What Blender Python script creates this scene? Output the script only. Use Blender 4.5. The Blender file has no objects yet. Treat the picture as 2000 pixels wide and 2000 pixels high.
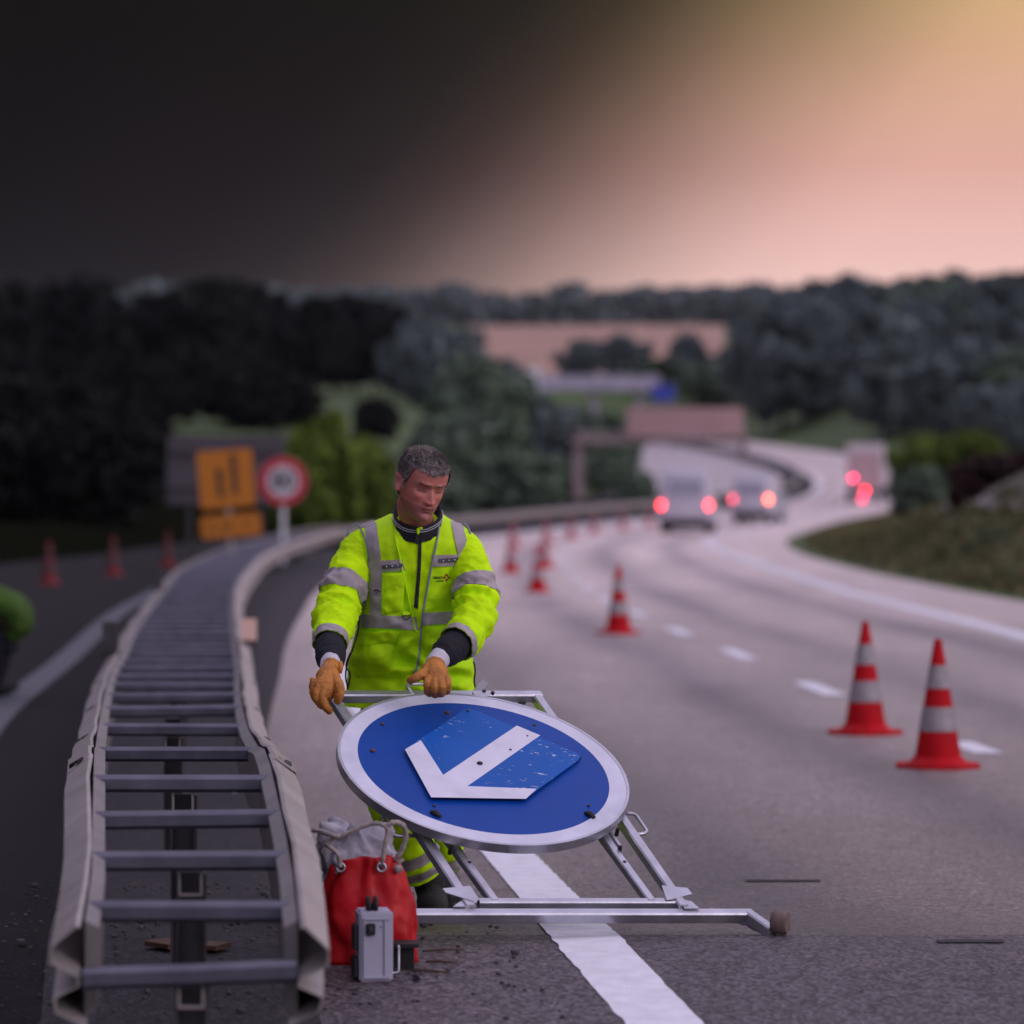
import bpy, bmesh, math, random
import numpy as np
from mathutils import Vector, Matrix, noise, Quaternion

C = bpy.context.scene.collection
SC = bpy.context.scene
PI = math.pi
# ---------------------------------------------------------------- camera
F, HC, Y0, CX = 7400.0, 1.68, 850.0, 1000.0      # focal length in photo pixels, camera height, horizon row
cam = bpy.data.cameras.new('camera'); camo = bpy.data.objects.new('camera', cam); C.objects.link(camo)
camo.location = (0, 0, HC); camo.rotation_euler = (PI/2, 0, 0)
cam.sensor_width = 36; cam.lens = F/2000*36; cam.shift_y = -(1000-Y0)/2000
cam.clip_start = .5; cam.clip_end = 20000
cam.dof.use_dof = True; cam.dof.focus_distance = 12.95; cam.dof.aperture_fstop = 2.35
SC.camera = camo
# ---------------------------------------------------------------- world: dusk sky, with an added dark cloud bank shading the front left
W = bpy.data.worlds.new('World'); SC.world = W; W.use_nodes = True
nt = W.node_tree; nt.nodes.clear()
def N(t, tree=None, **kw):
    n = (tree or nt).nodes.new(t)
    for k, v in kw.items(): setattr(n, k, v)
    return n
def L(a, b, tree=None): (tree or nt).links.new(a, b)
def mth(op, a, b=None, c=None, tree=None, clamp=False):
    n = N('ShaderNodeMath', tree, operation=op, use_clamp=clamp)
    for i, v in enumerate((a, b, c)):
        if v is None: continue
        if isinstance(v, (int, float)): n.inputs[i].default_value = v
        else: L(v, n.inputs[i], tree)
    return n.outputs[0]
def ramp(fac, stops, tree=None, interp='LINEAR'):
    n = N('ShaderNodeValToRGB', tree); cr = n.color_ramp; cr.interpolation = interp
    while len(cr.elements) < len(stops): cr.elements.new(.5)
    for e, (p, c) in zip(cr.elements, stops):
        e.position = p; e.color = (*c, 1) if len(c) == 3 else c
    L(fac, n.inputs[0], tree); return n.outputs[0]
def mixc(fac, a, b, tree=None, blend='MIX'):
    n = N('ShaderNodeMix', tree, data_type='RGBA', blend_type=blend)
    for s, v in ((0, fac), (6, a), (7, b)):
        if isinstance(v, (int, float)): n.inputs[s].default_value = v
        elif isinstance(v, tuple): n.inputs[s].default_value = (*v, 1)
        else: L(v, n.inputs[s], tree)
    return n.outputs[2]
SUN_EL, SUN_AZ = 12.0, 118.0          # degrees; azimuth from +Y towards +X
tc = N('ShaderNodeTexCoord'); sp = N('ShaderNodeSeparateXYZ'); L(tc.outputs['Generated'], sp.inputs[0])
x_, y_, z_ = sp.outputs
az = mth('MULTIPLY', mth('ARCTAN2', x_, y_), 180/PI)
el = mth('MULTIPLY', mth('ARCSINE', z_), 180/PI)
glow = ramp(mth('DIVIDE', el, 9.0), [(0, (.98, .62, .57)), (.25, (.95, .61, .56)), (.33, (.88, .54, .49)), (.45, (.78, .43, .36)), (.64, (.73, .43, .265)), (.74, (.72, .46, .23)), (1, (.70, .50, .36))])
cn = N('ShaderNodeTexNoise'); cn.inputs['Scale'].default_value = 9; cn.inputs['Detail'].default_value = 5; L(tc.outputs['Generated'], cn.inputs['Vector'])
t_ = mth('ADD', mth('SUBTRACT', az, el), mth('MULTIPLY', mth('SUBTRACT', cn.outputs[0], .5), 1.1))
k_ = mth('DIVIDE', mth('ADD', t_, 12.0), 14.0, clamp=True)        # -12..2 -> 0..1
lit = ramp(k_, [(0, (.007, .009, .010)), (.286, (.012, .015, .016)), (.407, (.022, .028, .030)), (.464, (.042, .048, .052)), (.514, (.066, .072, .074)), (.571, (.125, .135, .14)), (.65, (.26, .27, .27)), (.75, (.50, .51, .51)), (.807, (.66, .67, .67)), (.914, (.92, .92, .92)), (1, (1, 1, 1))])
front = mixc(1.0, glow, lit, blend='MULTIPLY')
sky = N('ShaderNodeTexSky', sky_type='NISHITA'); sky.sun_disc = False
sky.sun_elevation = math.radians(SUN_EL); sky.sun_rotation = math.radians(SUN_AZ)
amb = mixc(1.0, mixc(1.0, sky.outputs[0], (.045, .05, .062), blend='MULTIPLY'), (.675, .58, .735), blend='ADD')
amb = mixc(1.0, amb, ramp(mth('DIVIDE', el, 90.0, clamp=True), [(0, (.46, .46, .46)), (.12, (.62, .62, .62)), (.38, (1.08, 1.08, 1.08)), (1, (1.28, 1.28, 1.28))]), blend='MULTIPLY')
# dome overhead, right and behind is the open dusk sky
lift = mth('MULTIPLY', mth('DIVIDE', mth('SUBTRACT', 4.0, az), 8.0, clamp=True), 7.0)      # clear sky shaped lower on the right, above view, to brighten the road
up = mth('DIVIDE', mth('SUBTRACT', mth('SUBTRACT', el, lift), 7.0), 10.0, clamp=True)
back = mth('MAXIMUM', mth('DIVIDE', mth('SUBTRACT', az, 62.0), 40.0, clamp=True), mth('DIVIDE', mth('SUBTRACT', mth('MULTIPLY', az, -1.0), 118.0), 40.0, clamp=True))
leftup = mth('DIVIDE', mth('ADD', az, 75.0), 60.0, clamp=True)          # the added cloud bank stays high on the left, unseen, for shade
up = mth('MULTIPLY', up, mth('MAXIMUM', leftup, mth('DIVIDE', mth('SUBTRACT', el, 38.0), 25.0, clamp=True)))
w_ = mth('MAXIMUM', up, back)
bg = N('ShaderNodeBackground'); L(mixc(w_, front, amb), bg.inputs[0]); bg.inputs[1].default_value = 1.0
L(bg.outputs[0], N('ShaderNodeOutputWorld').inputs[0])
# ---------------------------------------------------------------- sun (soft, already behind thin cloud)
sl = bpy.data.lights.new('sun', 'SUN'); so = bpy.data.objects.new('sun', sl); C.objects.link(so)
sl.energy = .6; sl.angle = math.radians(14); sl.color = (1, .86, .84)
a_, e_ = math.radians(SUN_AZ), math.radians(SUN_EL + 10)
so.rotation_euler = Vector((math.sin(a_)*math.cos(e_), math.cos(a_)*math.cos(e_), math.sin(e_))).to_track_quat('Z', 'Y').to_euler()
vs = SC.view_settings; SC.display_settings.display_device = 'sRGB'
vs.view_transform = 'Standard'; vs.look = 'None'; vs.exposure = 0; vs.gamma = 1; vs.use_curve_mapping = False
SC.cycles.use_denoising = True; SC.cycles.max_bounces = 6; SC.cycles.volume_bounces = 0
SC.cycles.use_adaptive_sampling = True; SC.cycles.adaptive_threshold = .015
SC.cycles.caustics_reflective = False; SC.cycles.caustics_refractive = False
# ---------------------------------------------------------------- materials
def mat(name, col, rough=.6, metal=0.0, var=0.0, scale=8.0, bump=0.0, bscale=60.0, emit=None, estr=0.0, spec=.5, col2=None, detail=4.0, coord='Object'):
    m = bpy.data.materials.new(name); m.use_nodes = True; t = m.node_tree; b = t.nodes['Principled BSDF']
    b.inputs['Base Color'].default_value = (*col, 1); b.inputs['Roughness'].default_value = rough
    b.inputs['Metallic'].default_value = metal; b.inputs['Specular IOR Level'].default_value = spec
    co = N('ShaderNodeTexCoord', t)
    if var > 0 or col2:
        nz = N('ShaderNodeTexNoise', t); nz.inputs['Scale'].default_value = scale; nz.inputs['Detail'].default_value = detail
        L(co.outputs[coord], nz.inputs['Vector'], t)
        c2 = col2 or tuple(max(0, c*(1-var)) for c in col); c1 = col if col2 else tuple(min(1, c*(1+var)) for c in col)
        L(ramp(nz.outputs[0], [(.3, c2), (.7, c1)], t), b.inputs['Base Color'], t)
        r = N('ShaderNodeMapRange', t); r.inputs[3].default_value = rough*.85; r.inputs[4].default_value = min(1, rough*1.15)
        L(nz.outputs[0], r.inputs[0], t); L(r.outputs[0], b.inputs['Roughness'], t)
    if bump > 0:
        n2 = N('ShaderNodeTexNoise', t); n2.inputs['Scale'].default_value = bscale; n2.inputs['Detail'].default_value = 3
        L(co.outputs[coord], n2.inputs['Vector'], t)
        bp = N('ShaderNodeBump', t); bp.inputs['Strength'].default_value = bump; bp.inputs['Distance'].default_value = .01
        L(n2.outputs[0], bp.inputs['Height'], t); L(bp.outputs[0], b.inputs['Normal'], t)
    if emit:
        b.inputs['Emission Color'].default_value = (*emit, 1); b.inputs['Emission Strength'].default_value = estr
    return m
def asphalt(name, base, var, rough, spec=.5, tracks=False):
    m = bpy.data.materials.new(name); m.use_nodes = True; t = m.node_tree; b = t.nodes['Principled BSDF']
    co = N('ShaderNodeTexCoord', t)
    big = N('ShaderNodeTexNoise', t); big.inputs['Scale'].default_value = .45; big.inputs['Detail'].default_value = 6; big.inputs['Roughness'].default_value = .65
    mp = N('ShaderNodeMapping', t); mp.inputs['Scale'].default_value = (1.6, .35, 1); L(co.outputs['Object'], mp.inputs[0], t); L(mp.outputs[0], big.inputs['Vector'], t)
    vo = N('ShaderNodeTexVoronoi', t); vo.inputs['Scale'].default_value = 75; L(co.outputs['Object'], vo.inputs['Vector'], t)
    fi = N('ShaderNodeTexNoise', t); fi.inputs['Scale'].default_value = 170; fi.inputs['Detail'].default_value = 2; L(co.outputs['Object'], fi.inputs['Vector'], t)
    mid = N('ShaderNodeTexNoise', t); mid.inputs['Scale'].default_value = 9; mid.inputs['Detail'].default_value = 5; L(co.outputs['Object'], mid.inputs['Vector'], t)
    sepc = N('ShaderNodeSeparateColor', t); L(vo.outputs['Color'], sepc.inputs[0], t)
    s = mth('ADD', mth('MULTIPLY', sepc.outputs[0], .50, tree=t), mth('ADD', mth('MULTIPLY', big.outputs[0], .34, tree=t), mth('ADD', mth('MULTIPLY', fi.outputs[0], .22, tree=t), mth('MULTIPLY', mid.outputs[0], .2, tree=t), tree=t), tree=t), tree=t)
    lo = tuple(c*(1-var) for c in base); hi = tuple(c*(1+var*1.6) for c in base)
    cb = ramp(s, [(.30, lo), (.56, base), (.86, hi), (.97, tuple(min(1, c*4.5) for c in base))], t)  # stone grain; the top stop paints bright sparkle into the colour
    if tracks:
        at = N('ShaderNodeAttribute', t, attribute_name='lat'); lt = at.outputs['Fac']
        wn = N('ShaderNodeTexNoise', t); wn.inputs['Scale'].default_value = .6; mp2 = N('ShaderNodeMapping', t); mp2.inputs['Scale'].default_value = (1.2, .12, 1); L(co.outputs['Object'], mp2.inputs[0], t); L(mp2.outputs[0], wn.inputs['Vector'], t)
        acc = None
        for c0, w0 in ((1.0, .42), (2.75, .42), (-.95, .38), (-2.6, .38)):
            q = mth('POWER', 2.718, mth('MULTIPLY', mth('POWER', mth('DIVIDE', mth('SUBTRACT', lt, c0, tree=t), w0, tree=t), 2.0, tree=t), -1.0, tree=t), tree=t)
            acc = q if acc is None else mth('ADD', acc, q, tree=t)
        cb = mixc(mth('MULTIPLY', acc, mth('MULTIPLY', wn.outputs[0], 1.1, tree=t), tree=t, clamp=True), cb, mixc(1.0, cb, (.30, .31, .38), t, 'MULTIPLY'), t)
    if tracks:
        aw = N('ShaderNodeAttribute', t, attribute_name='sheen_grade'); cw = N('ShaderNodeCombineColor', t)
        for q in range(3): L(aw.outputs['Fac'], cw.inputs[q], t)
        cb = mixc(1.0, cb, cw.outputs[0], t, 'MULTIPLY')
    L(cb, b.inputs['Base Color'], t)
    rr = N('ShaderNodeMapRange', t); rr.inputs[1].default_value = .3; rr.inputs[2].default_value = .7
    rr.inputs[3].default_value = rough-.025; rr.inputs[4].default_value = rough+.025; L(big.outputs[0], rr.inputs[0], t); L(rr.outputs[0], b.inputs['Roughness'], t)
    b.inputs['Specular IOR Level'].default_value = spec
    bp = N('ShaderNodeBump', t); bp.inputs['Strength'].default_value = .42; bp.inputs['Distance'].default_value = .006
    L(mth('ADD', vo.outputs['Distance'], mth('MULTIPLY', fi.outputs[0], .6, tree=t), tree=t), bp.inputs['Height'], t); L(bp.outputs[0], b.inputs['Normal'], t)
    return m
M = {}
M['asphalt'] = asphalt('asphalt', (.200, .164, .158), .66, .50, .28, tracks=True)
M['asphalt_near'] = asphalt('asphalt_near', (.068, .055, .062), .85, .58, .22)  # darker base colour for the nearest stretch of road
M['asphalt_dark'] = asphalt('asphalt_dark', (.011, .010, .012), .5, .85, .12)  # near-black base puts the left side's shade into the road colour
M['asphalt_median_shade'] = asphalt('asphalt_median_shade', (.024, .021, .026), .7, .7, .2)  # dark tone includes the shade beneath and beside the guardrail
M['grass'] = mat('grass', (.080, .135, .026), .9, col2=(.030, .052, .014), scale=.09, detail=8, bump=.4, bscale=3)
M['verge'] = mat('verge', (.07, .075, .028), .9, col2=(.045, .03, .018), scale=.6, detail=8, bump=.6, bscale=6)
M['field'] = mat('field', (.46, .27, .20), .9, col2=(.34, .20, .15), scale=.03, detail=6)
M['paint'] = mat('paint', (.78, .78, .86), .55, var=.10, scale=14, bump=.35, bscale=180)
M['paint_shaded'] = mat('paint_shaded', (.075, .075, .095), .6, var=.25, scale=9, bump=.35, bscale=120)  # line paint darkened, with the left-hand shade in its colour
M['galv'] = mat('galvanised', (.35, .31, .30), .5, .35, var=.16, scale=7, bump=.15, bscale=14)
M['galv_mid'] = mat('galvanised_mid', (.20, .18, .18), .55, .3, var=.2, scale=7)
M['galv_dark'] = mat('galvanised_dark', (.115, .112, .150), .42, .55, var=.22, scale=9, bump=.1, bscale=20)
M['post'] = mat('post_steel', (.06, .055, .06), .6, .3, var=.3, scale=12)
M['dark'] = mat('dark', (.012, .011, .014), .6)
M['rubber'] = mat('rubber', (.015, .014, .016), .75, var=.3, scale=20)
M['alu'] = mat('aluminium', (.50, .50, .57), .36, .85, var=.14, scale=11, bump=.12, bscale=25)
M['rust'] = mat('rust', (.10, .05, .03), .8, var=.4, scale=30)
M['white'] = mat('white', (.75, .75, .8), .5, var=.06)
M['cone_red'] = mat('cone_red', (.46, .003, .010), .7, spec=.2, var=.18, scale=9)
M['cone_shaded'] = mat('cone_shaded', (.16, .004, .008), .6, var=.3, scale=9)  # cone red and bands darkened to paint in shade on the left
M['cone_band_shaded'] = mat('cone_band_shaded', (.045, .03, .035), .7)
M['cone_band'] = mat('cone_band', (.30, .27, .29), .5, var=.2, scale=12)
M['reflector'] = mat('reflector', (.85, .55, .46), .4)
# ---------------------------------------------------------------- mesh helpers
class MB:
    def __init__(s): s.v = []; s.f = []; s.m = []; s.cur = 0
    def add(s, vs, fs):
        o = len(s.v); s.v += [tuple(p) for p in vs]; s.f += [tuple(i+o for i in f) for f in fs]; s.m += [s.cur]*len(fs); return s
    def box(s, c, size, rot=None):
        x, y, z = (k/2 for k in size); R = rot or Matrix.Identity(3); c = Vector(c)
        vs = [c+R@Vector(p) for p in ((-x,-y,-z),(x,-y,-z),(x,y,-z),(-x,y,-z),(-x,-y,z),(x,-y,z),(x,y,z),(-x,y,z))]
        return s.add(vs, [(0,3,2,1),(4,5,6,7),(0,1,5,4),(1,2,6,5),(2,3,7,6),(3,0,4,7)])
    def bar(s, a, b, w, h, up=(0,0,1), bev=0):
        """square tube from a to b, w across, h along up"""
        a, b = Vector(a), Vector(b); d = (b-a).normalized(); u = Vector(up); u = (u-d*u.dot(d)).normalized(); r = d.cross(u)
        if bev <= 0: bev = min(w, h)*.14
        pr = [(-w/2+bev,-h/2),(w/2-bev,-h/2),(w/2,-h/2+bev),(w/2,h/2-bev),(w/2-bev,h/2),(-w/2+bev,h/2),(-w/2,h/2-bev),(-w/2,-h/2+bev)]
        vs = [a+r*p+u*q for p, q in pr]+[b+r*p+u*q for p, q in pr]; n = 8
        fs = [(i, (i+1) % n, n+(i+1) % n, n+i) for i in range(n)]+[tuple(range(n-1, -1, -1)), tuple(range(n, 2*n))]
        return s.add(vs, fs)
    def tube(s, pts, r, n=10, cap=True, closed=False):
        pts = [Vector(p) for p in pts]; rs = r if isinstance(r, (list, tuple)) else [r]*len(pts)
        vs = []; up = Vector((.13, .2, .97)); prev = None
        for i, p in enumerate(pts):
            d = (pts[min(i+1, len(pts)-1)]-pts[max(i-1, 0)]).normalized()
            if prev is None: u = (up-d*up.dot(d)).normalized() if abs(d.dot(up.normalized())) < .95 else d.orthogonal().normalized()
            else: u = (prev-d*prev.dot(d)).normalized()
            prev = u; w = d.cross(u)
            for k in range(n):
                a = 2*PI*k/n; vs.append(p+(u*math.cos(a)+w*math.sin(a))*rs[i])
        fs = [(i*n+k, i*n+(k+1) % n, (i+1)*n+(k+1) % n, (i+1)*n+k) for i in range(len(pts)-1) for k in range(n)]
        if cap: fs += [tuple(range(n-1, -1, -1)), tuple(range((len(pts)-1)*n, len(pts)*n))]
        return s.add(vs, fs)
    def lathe(s, prof, c=(0,0,0), n=32, rot=None):
        c = Vector(c); R = rot or Matrix.Identity(3); vs = []
        for r, z in prof:
            for k in range(n): a = 2*PI*k/n; vs.append(c+R@Vector((r*math.cos(a), r*math.sin(a), z)))
        m = len(prof)
        fs = [(i*n+k, i*n+(k+1) % n, (i+1)*n+(k+1) % n, (i+1)*n+k) for i in range(m-1) for k in range(n)]
        fs += [tuple(range(n-1, -1, -1)), tuple(range((m-1)*n, m*n))]
        return s.add(vs, fs)
    def prism(s, pts, off):
        """polygon (3D points) extruded by vector off"""
        off = Vector(off); n = len(pts); p = [Vector(q) for q in pts]
        vs = p+[q+off for q in p]
        return s.add(vs, [tuple(range(n-1, -1, -1)), tuple(range(n, 2*n))]+[(i, (i+1) % n, n+(i+1) % n, n+i) for i in range(n)])
    def ball(s, c, r, n=12, sc=(1,1,1)):
        c = Vector(c); pr = []
        vs = []; fs = []; m = n//2
        for i in range(m+1):
            th = PI*i/m
            for k in range(n): a = 2*PI*k/n; vs.append(c+Vector((r*sc[0]*math.sin(th)*math.cos(a), r*sc[1]*math.sin(th)*math.sin(a), r*sc[2]*math.cos(th))))
        fs = [(i*n+k, (i+1)*n+k, (i+1)*n+(k+1) % n, i*n+(k+1) % n) for i in range(m) for k in range(n)]
        return s.add(vs, fs)
    def build(s, name, mats, parent=None, smooth=False, **props):
        me = bpy.data.meshes.new(name); me.from_pydata(s.v, [], s.f)
        for m_ in (mats if isinstance(mats, (list, tuple)) else [mats]): me.materials.append(m_)
        if max(s.m, default=0) > 0: me.polygons.foreach_set('material_index', s.m)
        if smooth: me.polygons.foreach_set('use_smooth', [True]*len(me.polygons))
        me.update(); o = bpy.data.objects.new(name, me); C.objects.link(o)
        if smooth == 'auto':
            bm = bmesh.new(); bm.from_mesh(me)
            for e in bm.edges:
                if len(e.link_faces) == 2 and e.calc_face_angle(0) > .7: e.smooth = False
            bm.to_mesh(me); bm.free()
        if parent:
            o.parent = parent; o.matrix_parent_inverse = parent.matrix_world.inverted() if False else Matrix.Translation(-parent.location) if parent.type == 'EMPTY' else Matrix.Identity(4)
        for k, v in props.items(): o[k] = v
        return o
def fixn(o):
    bm = bmesh.new(); bm.from_mesh(o.data); bmesh.ops.recalc_face_normals(bm, faces=bm.faces); bm.to_mesh(o.data); bm.free(); return o
def empty(name, loc, label, cat, group=None):
    o = bpy.data.objects.new(name, None); C.objects.link(o); o.location = loc; o['label'] = label; o['category'] = cat
    if group: o['group'] = group
    return o
def tag(o, label, cat, group=None, kind=None):
    o['label'] = label; o['category'] = cat
    if group: o['group'] = group
    if kind: o['kind'] = kind
    return o
def copy_tree(o, parent=None):
    c = o.copy(); C.objects.link(c)
    if parent: c.parent = parent
    for ch in list(o.children): copy_tree(ch, c)
    return c
# ---------------------------------------------------------------- the lie of the land
def spline(tab):
    xs = np.array([t[0] for t in tab], float); ys = np.array([t[1] for t in tab], float)
    h = np.diff(xs); d = np.diff(ys)/h; m = np.zeros(len(xs)); m[0] = d[0]; m[-1] = d[-1]
    for i in range(1, len(xs)-1):
        if d[i-1]*d[i] > 0:
            w1 = 2*h[i]+h[i-1]; w2 = h[i]+2*h[i-1]; m[i] = (w1+w2)/(w1/d[i-1]+w2/d[i])
    def f(x):
        x = min(max(x, xs[0]), xs[-1]); i = min(int(np.searchsorted(xs, x, side='right'))-1, len(h)-1); i = max(i, 0)
        t = (x-xs[i])/h[i]; return float(ys[i]*(1+2*t)*(1-t)**2+h[i]*m[i]*t*(1-t)**2+ys[i+1]*t*t*(3-2*t)+h[i]*m[i+1]*t*t*(t-1))
    return f
HT = spline([(-60, 4.2), (0, 2.6), (6, 2.12), (9, 1.85), (10.9, 1.70), (12.1, 1.628), (13.7, 1.73), (22, 1.95), (42, 2.2), (60, 2.5), (100, 3.05), (142, 3.56), (190, 3.75), (230, 3.5), (300, 2.84), (380, 2.15), (500, .95), (620, -.5), (900, -2)])
def gz(y): return HC-HT(y)
def P(px, py, D): return Vector(((px-CX)/F*D, D, HC-(py-Y0)/F*D))
def depth(py, up=0.0):
    lo, hi = 5.0, 600.0
    for _ in range(60):
        m = (lo+hi)/2
        if Y0+F*(HT(m)-up)/m > py: lo = m
        else: hi = m
    return lo
def G(px, py, up=0.0): return P(px, py, depth(py, up))
XR = spline([(-60, 6), (0, .6), (6, -.3), (9.8, -.562), (12.3, -.80), (13.7, -.92), (15, -1.04), (18.6, -1.33), (21.6, -1.55), (31, -2.28), (38, -2.78), (50, -3.45), (59, -3.9), (73, -4.3), (93, -4.4), (120, -3.1), (134, -1.3), (150, 1.2), (165, 4), (190, 9.5), (230, 17), (300, 21.6), (380, 22.7), (500, 20.1), (620, 12), (900, 0)])
XL = spline([(-60, 5), (0, -.1), (6, -.85), (9.8, -1.091), (10.75, -1.19), (12.2, -1.345), (13.7, -1.505), (15.1, -1.65), (18.6, -2.0), (21.6, -2.28), (24, -2.47), (28, -2.80), (31, -3.02), (38, -3.50), (49, -4.25), (59, -4.75), (69, -5.1), (93, -5.3), (120, -4.0), (134, -2.2), (150, .3), (165, 3.1), (190, 8.6), (230, 16.1), (300, 20.7), (380, 21.8), (500, 19.2), (620, 11), (900, -1)])
XE = spline([(-60, 19), (0, 13), (10, 11.2), (25, 9.2), (40, 8.0), (55, 7.4), (63, 7.25), (75, 7.1), (88, 7.15), (107, 7.8), (120, 8.7), (142, 11.2), (165, 14.6), (190, 19.2), (230, 26.5), (300, 32.5), (380, 35), (500, 32.5), (620, 26), (900, 14)])
XO = lambda y: XL(y)-spline([(-60, 9), (0, 9), (30, 8.2), (60, 6.6), (82, 6), (95, 5.0), (120, 5.6), (190, 9), (300, 12), (900, 12)])(y)
XW = spline([(-60, 8), (6, 1.0)]+[(depth(py), (955+(py-1628)*338/372-CX)/F*depth(py)) for py in range(2100, 1560, -40)]+[(22, -.50), (31, -1.35), (38, -1.85), (50, -2.3), (60, -2.7), (73, -3.0), (93, -3.1), (120, -1.7), (134, 0), (150, 2.4), (165, 5.2), (190, 10.7), (230, 18.4), (300, 23), (380, 24), (500, 21.5), (620, 13.5)])
XS = spline([(-60, 14), (0, 9), (20, 6.6), (41, 5.54), (51.5, 5.45), (61.5, 5.35), (79.5, 5.38), (106, 5.6), (126, 6.7), (142, 9), (165, 12.4), (190, 17), (230, 24.2), (300, 30.3), (380, 32.8), (500, 30.3)])
XD = spline([(-60, 9), (0, 4.6), (15, 3.5), (24.3, 2.9), (30.9, 2.5), (36.8, 2.2), (42.3, 1.88), (49, 1.62), (60, 1.3), (80, 1.15), (106, 1.6), (126, 3.0), (142, 5), (165, 8.8), (190, 14), (230, 21.4), (300, 26.8), (500, 26)])
TG = spline([(-200, -1), (0, -.9), (9, -.3), (22, -.45), (42, -.7), (60, -1), (100, -1.5), (142, -2.0), (190, -2.2), (240, -1.4), (300, .3), (350, 2.5), (450, 6.5), (600, 9.5), (800, 12), (1000, 17), (1400, 42), (1700, 48), (2600, 52), (6000, 60)])
def sst(a, b, x):
    t = min(1, max(0, (x-a)/(b-a))); return t*t*(3-2*t)
BH = spline([(-50, 2.3), (50, 2.5), (85, 2.4), (100, 1.95), (115, 1.25), (130, .55), (150, .1), (190, .3), (900, .3)])
def terrain(x, y):
    if y < 620: c = gz(y)-.03
    else: c = TG(y)
    dl = (XO(y) if y < 620 else XL(620)-12)-x; dr = x-(XE(y) if y < 620 else XE(620))
    g = TG(y)
    if y > 180 and dr > 0: g += sst(0, 60, dr)*14*sst(180, 300, y)*(1-sst(660, 860, y))
    if dl > 0: g += sst(8, 90, dl)*5*(1-sst(250, 420, y))
    k = sst(1.2, 26 if y > 180 else 14, max(dl, dr))*(sst(-20, 60, y)*.75+.25)
    if y > 560: k = max(k, sst(560, 640, y))
    z = c*(1-k)+g*k
    if dr > 0:
        z += BH(y)*sst(.5, 6.5, dr)*(1-sst(30, 60, dr)*.5) + (.12*noise.noise(Vector((x*.7, y*.25, 0)))+.2*noise.noise(Vector((x*.2, y*.08, 3))))*sst(.3, 2.5, dr)
    elif dl > 0: z += (.15*noise.noise(Vector((x*.5, y*.2, 7))))*sst(.3, 4, dl)
    return z
def grid_sheet(name, xs_f, ys, m, zf, **kw):
    vs = []; n = None
    for y in ys:
        row = xs_f(y); n = len(row)
        for x in row: vs.append((x, y, zf(x, y)))
    fs = [(j*n+i, j*n+i+1, (j+1)*n+i+1, (j+1)*n+i) for j in range(len(ys)-1) for i in range(n-1)]
    b = MB(); b.add(vs, fs); return b.build(name, m, smooth=True, **kw)
ys = [-60+3*i for i in range(24)]+[12+1.5*i for i in range(0, 90)]+[148+4*i for i in range(0, 118)]+[622+30*i for i in range(0, 38)]
def rowx(y):
    a = XO(min(y, 619)); b = XE(min(y, 619))
    r = [a-2200, a-1200, a-500]+[a-260+10*i for i in range(22)]+[a-40+2*i for i in range(20)]
    r += [a+(b-a)*i/12 for i in range(13)]+[b+.5+.6*i for i in range(24)]+[b+15.5+2*i for i in range(24)]+[b+64+10*i for i in range(22)]+[b+500, b+1200, b+2200]
    return r
grid_sheet('ground', rowx, ys, M['grass'], terrain, kind='structure')
M['left_shade'] = mat('left_shade', (.010, .011, .006), .95, col2=(.005, .006, .004), scale=.8, spec=.0)  # dark sheet colour standing in for shade over the left grass
grid_sheet('left_verge_shade', lambda y: [XO(y)-.02-(q/14)**1.5*70 for q in range(15, -1, -1)], [-50+2.5*i for i in range(110)], M['left_shade'], lambda x, y: terrain(x, y)+.05*sst(0, .5, XO(y)-x)+.45*sst(2, 8, XO(y)-x)+.002, kind='structure')
def strip(name, fa, fb, y0, y1, m, lift, n=2, step=None, **kw):
    ys = []; y = y0
    while y < y1: ys.append(y); y += step or max(.5, abs(y)*.03)
    ys.append(y1)
    return grid_sheet(name, lambda y: [fa(y)+(fb(y)-fa(y))*i/n for i in range(n+1)], ys, m, lambda x, y: gz(y)+lift, **kw)
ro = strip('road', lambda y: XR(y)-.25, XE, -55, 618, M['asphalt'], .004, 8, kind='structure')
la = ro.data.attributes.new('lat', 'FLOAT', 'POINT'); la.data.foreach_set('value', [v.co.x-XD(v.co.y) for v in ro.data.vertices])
# base colour grows paler with distance: grazing sheen painted into the road
SHEEN = spline([(-60, .5), (10, .42), (14, .58), (20, .92), (30, 1.32), (60, 2.2), (110, 2.8), (600, 2.8)])
la = ro.data.attributes.new('sheen_grade', 'FLOAT', 'POINT'); la.data.foreach_set('value', [SHEEN(v.co.y) for v in ro.data.vertices])
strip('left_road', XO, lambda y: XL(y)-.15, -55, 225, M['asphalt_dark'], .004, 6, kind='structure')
M['asphalt_pale'] = asphalt('asphalt_pale', (.40, .34, .36), .3, .5, .5)  # paler base colour for the far stretch
strip('far_left_road', XO, lambda y: XL(y)-.15, 225, 618, M['asphalt_pale'], .004, 6, kind='structure')
MX = spline([(-60, .1), (20, .12), (35, .45), (70, .9), (130, 1.1), (700, 1.1)])  # widens the dark strip to paint the rail's shadow band beside it
strip('median_shade_strip', lambda y: XL(y)-.15, lambda y: XR(y)+MX(y), -55, 618, M['asphalt_median_shade'], .0058, 2, kind='structure')
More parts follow.
